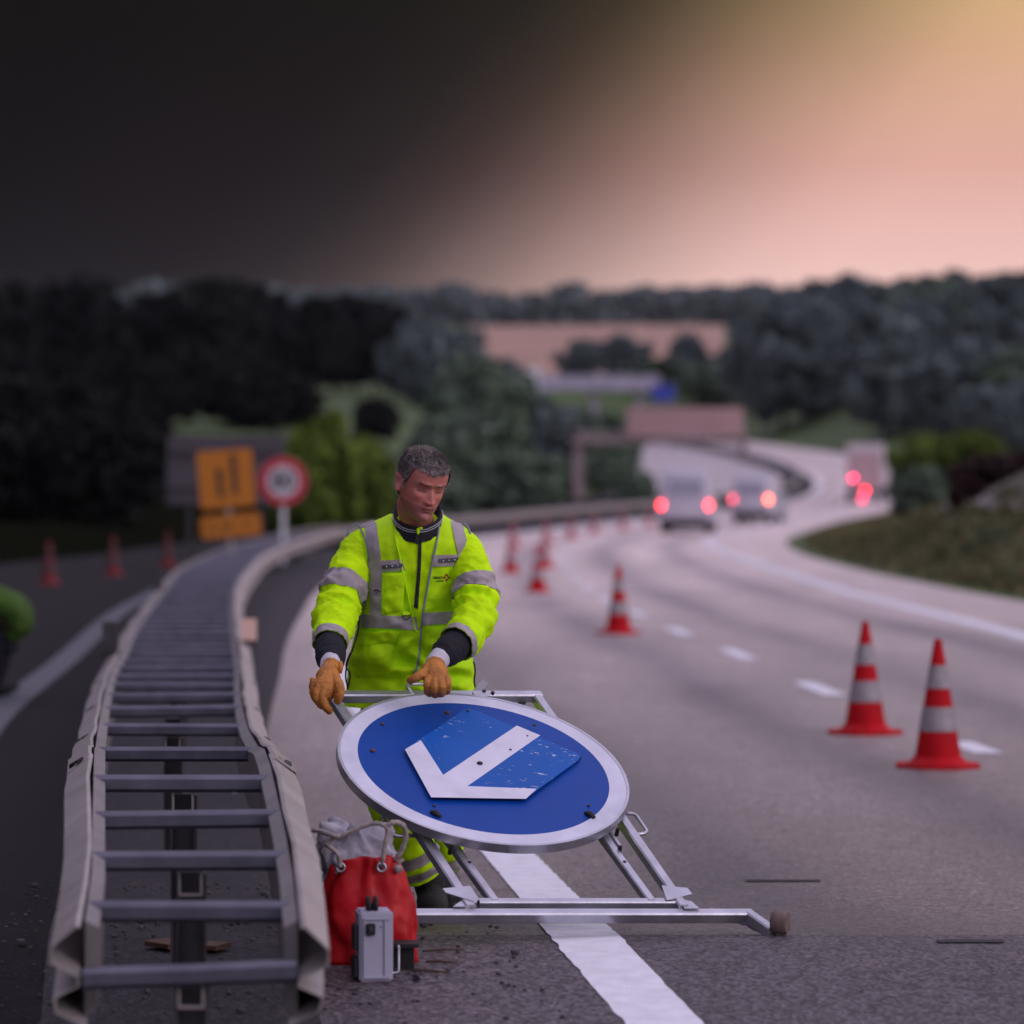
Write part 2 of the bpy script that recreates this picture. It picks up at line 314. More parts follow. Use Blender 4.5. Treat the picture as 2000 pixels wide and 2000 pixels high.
# ---------------------------------------------------------------- markings
random.seed(4)
def line(name, fx, w, y0, y1, m, wob=.004):
    ys = []; y = y0
    while y < y1: ys.append(y); y += max(.04 if y < 18 else .5, y*.02 if y > 18 else .04)
    ys.append(y1)
    return grid_sheet(name, lambda y: [fx(y)-w/2+wob*noise.noise(Vector((1, y*9, 0))), fx(y)+w/2+wob*noise.noise(Vector((5, y*9, 0)))], ys, m, lambda x, y: gz(y)+.009, kind='structure')
grid_sheet('near_road', lambda y: [XR(y)+.115+(XE(y)-XR(y)-.5)*i/10 for i in range(11)], [5+.35*i for i in range(21)]+[12.33], M['asphalt_near'], lambda x, y: gz(y)+.0065, kind='structure')
line('edge_line', XW, .226, 6, 618, M['paint'], .009)
line('verge_line', XS, .30, 15, 500, M['paint'])
line('left_edge_line', spline([(6, -1.6), (20, -3.0), (27.3, -3.72), (35.5, -4.2), (53.5, -5.36), (75, -6.2), (100, -6.5)]), .26, 6, 100, M['paint_shaded'])
k = 0; y = 5.0
dashes = [(24.0, 1.1), (30.9, 2.0), (36.9, 2.2), (42.5, 2.4), (49, 2.4)]
y = 17.6; dashes.append((y, 1.5))
y = 56
while y < 300: dashes.append((y, 2.6)); y += 7
for i, (yc, ln) in enumerate(dashes):
    yy = [yc-ln/2+ln*j/8 for j in range(9)]
    grid_sheet('lane_dash', lambda y: [XD(y)-.09, XD(y)+.09], yy, M['paint'], lambda x, y: gz(y)+.009, kind='structure')
# ---------------------------------------------------------------- double guardrail
RUP = .62
gr = empty('guardrail', (XR(9), 9, 0), 'long galvanised double guardrail with ladder-like crossbars curving away along the median', 'guardrail')
prof = [(0, -.004), (.012, 0), (.088, -.048), (.092, -.085), (.018, -.122), (.018, -.148), (.092, -.185), (.088, -.225), (.004, -.262)]
def beam(fx, side, ya, yb, extra=0.0, n=None):
    b = MB(); n = n or max(4, int((yb-ya)/.5)); m_ = len(prof); vs = []
    for i in range(n+1):
        y = ya+(yb-ya)*i/n; z = gz(y)+RUP
        tx = (fx(y+.3)-fx(y-.3))/.6; d = Vector((tx, 1, 0)).normalized(); nn = Vector((d.y, -d.x, 0))*side
        dent = .012*noise.noise(Vector((y*1.1, side*9, 2))) + .004*noise.noise(Vector((y*5, side*9, 5)))
        tw = .06*max(0, 1-(y-9.3)/.8)*(1 if side > 0 else .6) if y < 10.1 else 0
        for (o, dz) in prof+[(o-.005 if 0 < j < 8 else o-.001, dz+(.002 if j < 2 else 0)-.006*(j in (0, 1))) for j, (o, dz) in reversed(list(enumerate(prof)))]:
            p = Vector((fx(y), y, z))+nn*(o*.86+.006+extra+dent-tw*abs(dz)*2.2)+Vector((0, 0, dz+dent*.6+tw*.25*math.sin(dz*20)))
            vs.append(p)
    q = 2*m_
    fs = [(i*q+k, i*q+(k+1) % q, (i+1)*q+(k+1) % q, (i+1)*q+k) for i in range(n) for k in range(q)]
    fs += [(k, q-1-k, q-2-k, k+1) for k in range(m_-1)]
    b.add(vs, fs); return fixn(b.build('rail', M['galv'], gr, smooth='auto'))
for side, fx in ((1, XR), (-1, XL)):
    y = 9.3; i = 0; L_ = 2.75
    while y < 600:
        ln = L_ if y < 60 else 24.0
        beam(fx, side, y-(.16 if i else 0), min(y+ln, 610), .004*(i % 2), n=None if y < 60 else 12)
        # joint bolts on the sloping top of the joint
        if y > 9.4 and y < 45:
            bb = MB()
            for dx in (.03, .062):
                for dy in (-.11,) if dx < .05 else (-.03,):
                    c = Vector((fx(y)+side*(dx*.86+.012), y+dy+.02, gz(y)+RUP-.006-dx*.56))
                    vs_ = [c+Vector((.012*side*math.cos(a), .055*math.sin(a), -.0065*math.cos(a))) for a in [2*PI*k/12 for k in range(12)]]
                    bb.prism(vs_, (0, 0, .010))
            fixn(bb.build('bolt', M['dark'], gr))
        y += ln; i += 1
# inner stringers of the two rails
for side, fx in ((1, XR), (-1, XL)):
    b = MB(); yy = [9.42+.6*i for i in range(160)]+[105+6*i for i in range(80)]
    vs = []
    for y in yy:
        z = gz(y)+RUP
        for (o, dz) in ((.0, -.012), (.0, -.25), (-.03, -.235), (-.035, -.03)):
            vs.append((fx(y)+side*o, y, z+dz))
    fs = [(i*4+k, i*4+(k+1) % 4, (i+1)*4+(k+1) % 4, (i+1)*4+k) for i in range(len(yy)-1) for k in range(4)]+[(0, 1, 2, 3), tuple(len(vs)-4+k for k in (3, 2, 1, 0))]
    b.add(vs, fs); fixn(b.build('stringer', M['galv_mid'], gr))
def rung_y(k):
    known = [1866, 1745, 1649, 1573, 1502, 1449, 1404, 1372, 1347, 1326]
    if k == 0: return 9.36
    if k < len(known): return depth(known[k], RUP)
    return rung_y(9)+(k-9)*1.02
for k in range(75):
    y = rung_y(k); b = MB(); z = gz(y)+RUP-.012-(.075 if k == 0 else 0); dy = random.uniform(-.01, .01); dz = random.uniform(-.006, .006)
    a = Vector((XL(y)+.002, y-.03+dy, z-.03)); c = Vector((XR(y)-.002, y+dy, z-.03+dz))
    hh = .052
    if k == 0: mid = (a+c)/2+Vector((0, 0, -.012)); b.bar(a-Vector((0,0,.02)), mid, .05, hh, bev=.011); b.bar(mid, c, .05, hh, bev=.011)
    else: b.bar(a, c, .05, hh, bev=.011)
    b.build('crossbar', M['galv_dark'], gr, smooth='auto')
    if k % 2 == 0:
        x = (XL(y)+XR(y))/2; pb = MB(); zt = z-.07
        pb.box((x, y+.06, (zt+gz(y))/2-.1), (.075, .008, zt-gz(y)+.2)); pb.box((x-.036, y+.035, (zt+gz(y))/2-.1), (.006, .05, zt-gz(y)+.2)); pb.box((x+.036, y+.035, (zt+gz(y))/2-.1), (.006, .05, zt-gz(y)+.2))
        po = pb.build('post', M['post'], gr)
        if k < 12:
            qb = MB(); qb.box((x-.030, y+.0, zt-.012), (.006, .02, .085)); qb.box((x+.030, y+.0, zt-.012), (.006, .02, .085)); qb.box((x, y+.0, zt-.056), (.066, .02, .006))
            qb.build('bracket', M['galv'], gr)
# delineator blocks standing on the rails
def block(px, pyb, h, w, m, up=RUP):
    D = depth(pyb, up-.0); p = P(px, pyb, D); s = F/D; b = MB()
    b.box(p+Vector((0, .02, h/s/2)), (w/s, .05, h/s)); o = b.build('delineator', m, gr)
    b2 = MB(); b2.box(p+Vector((0, .012, -.012)), (w/s*1.06, .09, .03)); b2.build('delineator_foot', M['dark'], gr)
block(486, 1252, 43, 28, M['reflector'])
block(215, 1274, 60, 31, M['post']); block(309, 1150, 38, 17, M['post']); block(379, 1085, 24, 11, M['post'])
block(432, 1063, 20, 10, M['post'])
# ---------------------------------------------------------------- cones
def make_cone():
    r = empty('traffic_cone', (0, 0, 0), 'x', 'cone', 'traffic cones')
    H_ = .75
    def R(z): return .138-(.138-.022)*(z-.05)/.70
    def seg(z0, z1, o=0.0): return [(R(z0)+o-.004, z0), (R(z0)+o, z0), (R(z1)+o, z1), (R(z1)+o-.004, z1)]
    b = MB(); b.lathe([(.135, .01), (R(.05)+.0, .05), (R(.2), .2), (R(.4), .4), (R(.6), .6), (R(.74), .74), (.016, .752), (.008, .752)], n=40)
    b.lathe([(.19, .012), (.185, .028), (.165, .034), (.150, .055), (.139, .065), (.12, .066)], n=40)
    b.build('body', M['cone_red'], r, smooth='auto')
    f = MB(); pts = []
    for k in range(8):
        a = PI/8+k*PI/4; pts.append(Vector((.262*math.cos(a), .262*math.sin(a), 0)))
    f.prism(pts, (0, 0, .022)); f.build('base', M['cone_red'], r)
    for z0, z1 in ((.215, .355), (.465, .60)):
        s = MB(); s.lathe(seg(z0, z1, .003), n=40); s.build('reflective_band', M['cone_band'], r, smooth='auto')
    return r
cone0 = make_cone(); first = True
cones = [  # px, base py, label
 (1832, 1500, 'nearest red and white cone on the right, in front of the others on the road'),
 (1690, 1434, 'second nearest red and white cone, just left of and behind the nearest one'),
 (1208, 1238, 'lone red and white cone in the middle of the road beside the lane dashes'),
 (1050, 1157, 'darker red cone right of the worker, the nearer of two close together'),
 (1064, 1110, 'small blurred red cone just behind the dark one right of the worker'),
 (997, 1119, 'blurred red cone closest to the right shoulder of the worker'),
 (1003, 1070, 'faint small red cone directly behind the one nearest the worker'),
 (1067, 1063, 'faint far cone, first from the left in the row below the far rail'),
 (1115, 1053, 'faint far cone, second from the left in the row below the far rail'),
 (1160, 1042, 'faint far cone, third from the left in the row below the far rail'),
 (1217, 1034, 'faint far cone, fourth from the left in the row below the far rail'),
 (1268, 1028, 'faint far cone at the left rear corner of the near van'),
 (96, 1142, 'red cone coloured dark as in shade, on the closed left road, leftmost of three'),
 (221, 1124, 'red cone coloured dark as in shade, on the closed left road, middle of three'),
 (328, 1107, 'red cone coloured dark as in shade, on the closed left road, nearest the guardrail'),
]
for px, py, lab in cones:
    o = cone0 if first else copy_tree(cone0); first = False
    o.location = G(px, py) + Vector((0, 0, .006)); o.rotation_euler.z = random.uniform(-.2, .2); o['label'] = lab
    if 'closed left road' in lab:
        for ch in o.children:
            ch.data = ch.data.copy(); ch.data.materials[0] = M['cone_band_shaded'] if 'band' in ch.name else M['cone_shaded']
# ---------------------------------------------------------------- vegetation
def leafmat(name, c, c2, sc=.6):
    return mat(name, c, .75, col2=c2, scale=sc, detail=5, spec=.25)
M['leaf_mid'] = leafmat('leaf_mid', (.16, .22, .14), (.105, .145, .12))
M['leaf_blue'] = leafmat('leaf_blue', (.165, .20, .205), (.11, .14, .155))  # distance haze put into a lifted, bluish leaf colour
M['leaf_dark'] = leafmat('leaf_dark', (.010, .013, .011), (.004, .005, .006))  # shade of the left wood put into near-black leaves
M['leaf_bright'] = leafmat('leaf_bright', (.14, .20, .022), (.05, .085, .012))
M['leaf_red'] = leafmat('leaf_red', (.055, .018, .018), (.02, .01, .012))
M['bark'] = mat('bark', (.07, .055, .045), .9, var=.4, scale=6)
def leafset(n, pts_f, size, seed):
    rs = np.random.RandomState(seed)
    c = pts_f(rs, n)
    a = rs.normal(size=(n, 3)); a /= np.linalg.norm(a, axis=1)[:, None]
    b = rs.normal(size=(n, 3)); b -= a*(a*b).sum(1)[:, None]; b /= np.linalg.norm(b, axis=1)[:, None]
    s = size*rs.uniform(.5, 1.2, (n, 1))
    q = np.stack([c-a*s-b*s*.3, c+b*s*.55, c+a*s+b*s*.2, c-b*s*.6], 1).reshape(-1, 3)
    me_v = q; return me_v
def mesh_quads(name, v, m):
    n = len(v)//4; me = bpy.data.meshes.new(name)
    me.vertices.add(len(v)); me.vertices.foreach_set('co', v.astype(np.float32).ravel())
    me.loops.add(4*n); me.loops.foreach_set('vertex_index', np.arange(4*n, dtype=np.int32))
    me.polygons.add(n); me.polygons.foreach_set('loop_start', np.arange(0, 4*n, 4, dtype=np.int32)); me.polygons.foreach_set('loop_total', np.full(n, 4, dtype=np.int32))
    me.materials.append(m); me.update(calc_edges=True); return me
def crown_pts(shape, seed):
    rs0 = np.random.RandomState(seed); K = 95
    cc = []
    while len(cc) < K:
        p = rs0.uniform(-1, 1, 3)
        if np.linalg.norm(p) > 1 or np.linalg.norm(p) < .15: continue
        if shape == 'cone' and np.hypot(p[0], p[1]) > .62*(1-p[2])*.75+.12: continue
        cc.append(p)
    cc = np.array(cc); rr = rs0.uniform(.12, .27, K)
    def f(rs, n):
        i = rs.randint(0, K, n); d = rs.normal(size=(n, 3)); d /= np.linalg.norm(d, axis=1)[:, None]
        return cc[i]+d*(rr[i]*rs.uniform(.35, 1.0, n)**.5)[:, None]
    return f
def make_tree(name, H, Rr, m, seed, shape='round', n=3600, trunk=True, lab='x', cat='tree', group=None, base=.22):
    r = empty(name, (0, 0, 0), lab, cat, group)
    v = leafset(n, crown_pts(shape, seed), .17 if H > 4 else .13, seed)
    cz = H*(base+(1-base)/2); hz = H*(1-base)/2
    v = v*np.array([Rr, Rr, hz])+np.array([0, 0, cz])
    o = bpy.data.objects.new('crown', mesh_quads('crown', v, m)); C.objects.link(o); o.parent = r
    b = MB()
    b.tube([(0, 0, -.4), (.03*H*.2, 0, H*.2), (-.02*H*.3, .01*H, H*.5), (0, 0, H*.78)], [H*.026, H*.02, H*.014, H*.004], 7)
    rs = random.Random(seed)
    for k in range(6):
        a = k*1.05+rs.random(); z0 = H*rs.uniform(.25, .5)
        b.tube([(0, 0, z0), (Rr*.35*math.cos(a), Rr*.35*math.sin(a), z0+H*.12), (Rr*.7*math.cos(a), Rr*.7*math.sin(a), z0+H*.2)], [H*.010, H*.007, H*.002], 5)
    t = b.build('trunk', M['bark'], r); return r
protos = {}
def tree(kind, px, D, H, Rr, lab, group, seed=0, sink=.2, xyz=None, cat='tree'):
    """kind -> (material, shape, name); placed on the terrain"""
    key = (kind, seed % 3)
    x = (px-CX)/F*D; z = terrain(x, D)-sink
    if key not in protos:
        mname, shape, name, base = kind
        r = make_tree(name, 10, 5, M[mname], 11+seed % 3*7+len(mname), shape, base=base, lab=lab, cat=cat, group=group); protos[key] = r; o = r
    else: o = copy_tree(protos[key])
    o.location = (x, D, z); o.scale = (Rr/5, Rr/5, H/10); o.rotation_euler.z = random.uniform(0, 6.28)
    o['label'] = lab; o['category'] = cat
    if group: o['group'] = group
    elif 'group' in o: del o['group']
    return o
DK = ('leaf_dark', 'round', 'dark_tree', .12); MD = ('leaf_mid', 'round', 'green_tree', .1); BL = ('leaf_blue', 'round', 'hillside_tree', .12)
BR = ('leaf_bright', 'round', 'bright_bush', .0); BS = ('leaf_mid', 'round', 'green_bush', .0); DB = ('leaf_dark', 'round', 'dark_bush', .0); RD = ('leaf_red', 'round', 'red_bush', .0)
def top_to_h(px, D, pytop):  # height that makes a tree at px, D reach photo row pytop
    z = terrain((px-CX)/F*D, D); return HC-(pytop-Y0)/F*D-z
random.seed(12)
# right wooded hillside
lab = 'dark blue-green leafy tree in the wood covering the hillside right of the motorway'
i = 0
for D, tops, a, b_, st in ((640, 570, 1330, 2150, 48), (520, 575, 1480, 2180, 50), (430, 620, 1480, 2200, 62), (370, 690, 1500, 2250, 70), (300, 760, 1700, 2300, 80)):
    px = a
    while px < b_:
        t = tops+random.uniform(-22, 28)-(px-1400)*.05
        if D > 600 and px < 1480: t = 700+random.uniform(-30, 10)
        if D == 520: t = 572-(px-1500)*.055+random.uniform(-12, 14)
        xx = (px-CX)/F*D
        if D < 618 and xx < XE(D)+5: px += st; continue
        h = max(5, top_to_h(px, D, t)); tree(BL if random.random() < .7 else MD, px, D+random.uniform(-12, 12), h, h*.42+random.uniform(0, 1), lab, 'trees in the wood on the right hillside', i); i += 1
        px += st*random.uniform(.75, 1.2)
# left dark wood
lab = 'almost black leafy tree coloured as in shade, in the wood behind the left road'
for D, tops, a, b_, st in ((460, 600, 330, 780, 44), (400, 568, -900, 420, 56), (330, 690, -700, 520, 64), (210, 760, -800, 330, 98), (140, 830, -700, 300, 120)):
    px = a
    while px < b_:
        t = tops+random.uniform(-22, 22)
        if D == 460: t = 585+(-25 if 440 < px < 520 else 0)+(25 if 530 < px < 610 else 0)+random.uniform(-6, 6)
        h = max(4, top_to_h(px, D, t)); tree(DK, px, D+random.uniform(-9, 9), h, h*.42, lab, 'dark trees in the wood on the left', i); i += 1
        px += st*random.uniform(.8, 1.2)
# singled out trees and bushes
one = [
 (BR, 640, 108, 3.6, 1.35, 812, 'bright yellow-green bush right of the round speed limit sign', 'bush'),
 (BR, 700, 112, 3.2, 1.1, 835, 'shorter yellow-green bush directly left of the worker', 'bush'),
 (BR, 590, 106, 3.0, .9, 850, 'small yellow-green bush close behind the round speed limit sign', 'bush'),
 (DB, 735, 330, 3, 2.2, 775, 'round dark bush standing alone on the light green meadow', 'bush'),
 (DB, 560, 340, 5, 3.2, 735, 'dark bush on the left end of the light green meadow', 'bush'),
 (DB, 500, 330, 5, 3.0, 750, 'dark bush left of the meadow above the grey panel', 'bush'),
 (MD, 990, 260, 6, 3.0, 720, 'tall green tree left of the overpass deck above the gantry beam', 'tree'),
 (MD, 940, 240, 6, 3.2, 700, 'green tree above right of the head of the worker', 'tree'),
 (BL, 900, 300, 6, 3.0, 650, 'blue-green tree at the left corner of the tan field', 'tree'),
 (BL, 870, 420, 6, 3.4, 655, 'far tree at the top end of the green meadow', 'tree'),
 (BL, 805, 440, 6, 3.6, 632, 'far blue-green tree at the right end of the black wood', 'tree'),
 (BL, 842, 430, 6, 3.6, 645, 'far blue-green tree above the green meadow, next to the wood end', 'tree'),
 (BL, 960, 380, 6, 4.2, 700, 'far tree left of the pale end of the overpass', 'tree'),
 (BL, 1060, 250, 6, 3.4, 790, 'blue-green tree below the overpass deck', 'tree'),
 (MD, 1170, 250, 5, 3.0, 800, 'tree below the overpass, left of the gantry panel', 'tree'),
 (BS, 880, 190, 4, 2.4, 800, 'large green bush beyond the guardrail right of the head of the worker', 'bush'),
 (BS, 1010, 170, 3, 2.0, 880, 'green bush beyond the far rail left of the gantry post', 'bush'),
 (BR, 950, 178, 3, 1.0, 930, 'small yellow-green bush above the right shoulder of the worker', 'bush'),
 (BS, 1185, 228, 3, 1.7, 880, 'dark green bush beyond the far rail right of the gantry post', 'bush'),
 (BS, 1080, 226, 3, 1.6, 890, 'low green bush at the foot of the gantry post', 'bush'),
 (BS, 1245, 185, 3, .9, 915, 'small dark bush left of the near van above the rail', 'bush'),
 (BS, 850, 150, 3, 1.6, 900, 'low dark green bush beside the ear of the worker beyond the rail', 'bush'),
 (BL, 1135, 640, 9, 4.0, 665, 'small dark tree standing in front of the tan field, left one', 'tree'),
 (BL, 1222, 630, 9, 5.0, 655, 'wide dark tree standing in front of the middle of the tan field', 'tree'),
 (BL, 1340, 640, 9, 3.4, 650, 'pointed dark tree in front of the right part of the tan field', 'tree'),
 (MD, 1290, 620, 7, 5.0, 700, 'low green tree in front of the tan field above the gantry panel', 'tree'),
 (MD, 1390, 600, 7, 5.5, 705, 'green tree in front of the right corner of the tan field', 'tree'),
 (BR, 1830, 235, 3.5, 3.0, 850, 'bright green bush at the foot of the right wood behind the bank', 'bush'),
 (BR, 1900, 210, 3.5, 2.2, 830, 'yellow-green bush above the dark red bush on the right', 'bush'),
 (BS, 1800, 170, 3, 1.5, 905, 'round green bush right of the truck behind the bank', 'bush'),
 (RD, 1960, 92, 1.8, 1.3, 872, 'dark red bush on top of the right bank', 'bush'),
 (RD, 1890, 90, 1.0, .45, 935, 'small dark red bush left of the large red one on the bank', 'bush'),
]
for q, (kd, px, D, h, r, top, lb, cat) in enumerate(one):
    h = max(.8, top_to_h(px, D, top)); tree(kd, px, D, h, r, lb, None, 100+q, sink=.15, cat=cat)
# far wood on the ridge, one mass
rs = np.random.RandomState(3)
def far_mass(name, n, x0, x1, y0, y1, h, size, m, label):
    xs = rs.uniform(x0, x1, n); ys_ = rs.uniform(y0, y1, n)
    gx = np.floor(xs/14); hh = h*(.72+.28*np.abs(np.sin(gx*12.9898)*43758.5 % 1)); hh *= .86+.14*np.cos((xs/14-gx-.5)*3)
    z = np.array([terrain(a_, y) for a_, y in zip(xs, ys_)])+rs.uniform(0, 1, n)**.8*(hh+np.clip(xs/60, 0, 4))
    c = np.stack([xs, ys_, z], 1)
    v = leafset(n, lambda r_, k: c, size, 5)
    o = bpy.data.objects.new(name, mesh_quads(name, v, m)); C.objects.link(o); tag(o, label, 'wood', kind='stuff')
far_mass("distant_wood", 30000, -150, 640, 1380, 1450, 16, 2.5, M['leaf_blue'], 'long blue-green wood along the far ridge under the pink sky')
# tan field on the far slope
grid_sheet('field', lambda y: [-.012*y+ (i/20)*(.012+.056)*y for i in range(21)], [900+25*i for i in range(20)], M['field'], lambda x, y: terrain(x, y)+.4, kind='structure')
# grass tufts of the verge
def tufts(name, n, yr, dxr, size, m, lab, cat, side=1):
    y = rs.uniform(*yr, n); dx = rs.uniform(0, 1, n)**1.4*(dxr[1]-dxr[0])+dxr[0]
    xs = np.array([XE(a)+b for a, b in zip(y, dx)]); z = np.array([terrain(a, b) for a, b in zip(xs, y)])
    c = np.stack([xs, y, z+size*.5], 1); v = leafset(n, lambda r_, k: c, size, 8)
    o = bpy.data.objects.new(name, mesh_quads(name, v, m)); C.objects.link(o); tag(o, lab, cat, kind='stuff')
M['straw'] = mat('straw', (.20, .17, .075), .9, col2=(.08, .085, .035), scale=.5)
tufts('verge_grass', 26000, (48, 190), (.6, 9), .13, M['straw'], 'brown and green rough grass on the bank right of the road', 'grass')
M['bloom'] = mat('bloom', (.55, .5, .55), .8)
tufts('pale_flowers', 1800, (72, 100), (3.6, 7.5), .10, M['bloom'], 'pale grey flowers along the top of the right bank', 'flowers')
# ---------------------------------------------------------------- gantries, overpass
def sheetbox(b, px0, py0, px1, py1, D, th): # box facing the road with real thickness
    a = P(px0, py0, D); c = P(px1, py1, D); b.box(((a.x+c.x)/2, D+th/2, (a.z+c.z)/2), (abs(c.x-a.x), th, abs(a.z-c.z)))
M['panel_back'] = mat('panel_back', (.50, .31, .32), .5, .2, var=.08, scale=.6)
M['gantry'] = mat('gantry_steel', (.34, .25, .27), .6, .3)
M['concrete'] = mat('concrete', (.42, .40, .50), .85, var=.15, scale=.5)
M['blue_sign'] = mat('blue_sign', (.03, .05, .38), .4)
g = empty('sign_gantry', P(1132, 1000, 215), 'steel gantry spanning the motorway with a broad pinkish panel seen from behind', 'gantry')
b = MB(); sheetbox(b, 1225, 796, 1452, 852, 215, .25); b.build('panel', M['panel_back'], g)
b = MB(); a = P(1118, 862, 215.6); 
sheetbox(b, 1118, 855, 1462, 866, 215.3, .3); sheetbox(b, 1118, 842, 1462, 846, 215.9, .3)
for k in range(16):
    p0 = P(1120+k*21, 864, 215.5); p1 = P(1120+k*21+21*(k % 2)+(0 if k % 2 else 21), 845, 215.9); b.bar(p0, p1, .12, .12)
b.build('beam', M['gantry'], g)
b = MB(); sheetbox(b, 1120, 856, 1140, 1060, 215.6, .5); b.build('post', M['gantry'], g)
b = MB(); sheetbox(b, 1446, 856, 1458, 905, 215.6, .5); b.build('post', M['gantry'], g)
g = empty('overpass', P(1150, 760, 560), 'grey concrete overpass deck crossing the valley far behind the gantry', 'overpass')
b = MB(); sheetbox(b, 1022, 738, 1290, 762, 560, 9); b.build('deck', M['concrete'], g)
b = MB(); sheetbox(b, 1022, 732, 1290, 736.5, 560, .3); b.build('parapet', M['concrete'], g)
b = MB(); sheetbox(b, 1030, 718, 1056, 762, 558, 1.2); b.build('abutment', M['white'], g)
for px in (1060, 1160, 1250):
    b = MB(); sheetbox(b, px-6, 762, px+6, 900, 562, 1.5); b.build('pier', M['concrete'], g)
g = empty('blue_direction_sign', P(1293, 790, 420), 'blue rectangular motorway sign right of the overpass, far away', 'sign')
b = MB(); sheetbox(b, 1272, 752, 1318, 783, 420, .15); b.build('panel', M['blue_sign'], g)
for px in (1280, 1310):
    b = MB(); sheetbox(b, px-2, 783, px+2, 880, 420.2, .12); b.build('post', M['gantry'], g)
# ---------------------------------------------------------------- road work signs behind the rail
M['sign_yellow'] = mat('sign_yellow', (.46, .15, .003), .5, var=.06)
M['sign_red'] = mat('sign_red', (.45, .015, .03), .45)
M['sign_white'] = mat('sign_white', (.50, .47, .52), .5)
M['plate_mark'] = mat('plate_mark', (.22, .08, .01), .6)
M['black'] = mat('black', (.012, .012, .012), .5)
M['grey_panel'] = mat('grey_panel', (.075, .065, .08), .6, .1, var=.12, scale=1)
def rr(cx, cz, w, h, r, n=5):
    p = []
    for (sx, sz, a0) in ((1, 1, 0), (-1, 1, 90), (-1, -1, 180), (1, -1, 270)):
        for k in range(n+1):
            a = math.radians(a0+90*k/n); p.append((cx+sx*(w/2-r)+r*math.cos(a), cz+sz*(h/2-r)+r*math.sin(a)))
    return p
def plate(pts, R, o, d0, d1):
    """polygon in local x,z; front at d0, back d1 behind"""
    b = MB(); b.prism([o+R@Vector((x, d0, z)) for x, z in pts], R@Vector((0, d1-d0, 0))); return b
def flat_sign(D, px, py, rot, yaw=0): return P(px, py, D), Matrix.Rotation(math.radians(yaw), 3, 'Z')@Matrix.Rotation(math.radians(rot), 3, 'Y')
D = 62.0; s = F/D
o, R = flat_sign(D, 442, 935, 0-4.5, 6)
g = empty('lane_sign', o-Vector((0, 0, 1.6)), 'square yellow roadworks sign with two black upright bars over a narrow yellow plate', 'sign')
fixn(plate(rr(0, 0, 108/s, 112/s, .05), R, o, 0, .03).build('panel', M['sign_yellow'], g))
b = MB()
for z0, z1, x in ((-36, 20, -13), (-30, 46, 16)):
    b.prism([o+R@Vector((x/s+q*.045, -.006, z/s)) for q, z in ((-1, z0), (1, z0), (1, z1-8), (1.9, z1-9), (0, z1+3), (-1.9, z1-9), (-1, z1-8))], R@Vector((0, .003, 0)))
fixn(b.build('arrow_symbol', M['black'], g))
o2, R2 = flat_sign(D, 451, 1027, -4.5, 6)
fixn(plate(rr(0, 0, 118/s, 44/s, .06), R2, o2, 0, .03).build('lower_plate', M['sign_yellow'], g))
b = MB()
for x, w_ in ((-38, .05), (-8, .09), (30, .05)):
    b = MB(); b.prism([o2+R2@Vector((x/s+q*w_, -.006, z*.05)) for q, z in ((-1, -1), (1, -1), (1, 1), (-1, 1))], R2@Vector((0, .003, 0))); fixn(b.build('plate_mark', M['plate_mark'], g))
pass
b = MB(); b.bar(o+Vector((.0, .07, .3)), Vector((o.x+.1, o.y+.07, gz(D)-.1)), .08, .05, up=(0, 1, 0)); b.build('post', M['galv'], g)
o, R = flat_sign(D+15, 553, 940, 0, 4); s = F/(D+15); r_ = 48/s
g = empty('speed_limit_sign', o-Vector((0, 0, 1.6)), 'round red-ringed speed limit sign reading 80 on a pale post', 'sign')
circ = lambda r, n=48: [(r*math.cos(2*PI*k/n), r*math.sin(2*PI*k/n)) for k in range(n)]
fixn(plate(circ(r_), R, o, 0, .03).build('rim', M['sign_white'], g))
fixn(plate(circ(r_*.985), R, o, -.004, -.001).build('red_ring', M['sign_red'], g))
fixn(plate(circ(r_*.66), R, o, -.008, -.005).build('white_face', M['sign_white'], g))
def text(body, size, loc, R, m, name, parent, th=.004):
    cu = bpy.data.curves.new(name, 'FONT'); cu.body = body; cu.size = size; cu.align_x = 'CENTER'; cu.align_y = 'CENTER'; cu.extrude = th; cu.offset = size*.012
    t = bpy.data.objects.new(name, cu); C.objects.link(t)
    dg = bpy.context.evaluated_depsgraph_get(); me = bpy.data.meshes.new_from_object(t.evaluated_get(dg)); bpy.data.objects.remove(t)
    mm = R.to_4x4()@Matrix.Rotation(PI/2, 4, 'X'); me.transform(Matrix.Translation(loc)@mm); me.materials.clear(); me.materials.append(m)
    o_ = bpy.data.objects.new(name, me); C.objects.link(o_); o_.parent = parent; o_.matrix_parent_inverse = Matrix.Translation(-parent.location) if parent.type == 'EMPTY' else Matrix.Identity(4); return o_
text('80', r_*.95, o+R@Vector((0, -.012, .0)), R, M['black'], 'number', g)
b = MB(); b.bar(o+Vector((0, .07, -r_*.4)), Vector((o.x, o.y+.07, gz(D)-.1)), .09, .05, up=(0, 1, 0)); b.build('post', M['white'], g)
g = empty('back_panel', P(440, 1000, 82), 'large grey panel seen from behind, standing beyond the yellow roadworks sign', 'sign')
b = MB(); sheetbox(b, 326, 850, 556, 985, 82, .06); b.build('panel', M['grey_panel'], g)
b = MB()
for py in (880, 950): sheetbox(b, 330, py, 552, py+5, 81.9, .08)
b.build('stiffener', M['grey_panel'], g)
for px in (370, 510):
    b = MB(); sheetbox(b, px-4, 985, px+4, 1110, 82.1, .1); b.build('post', M['post'], g)
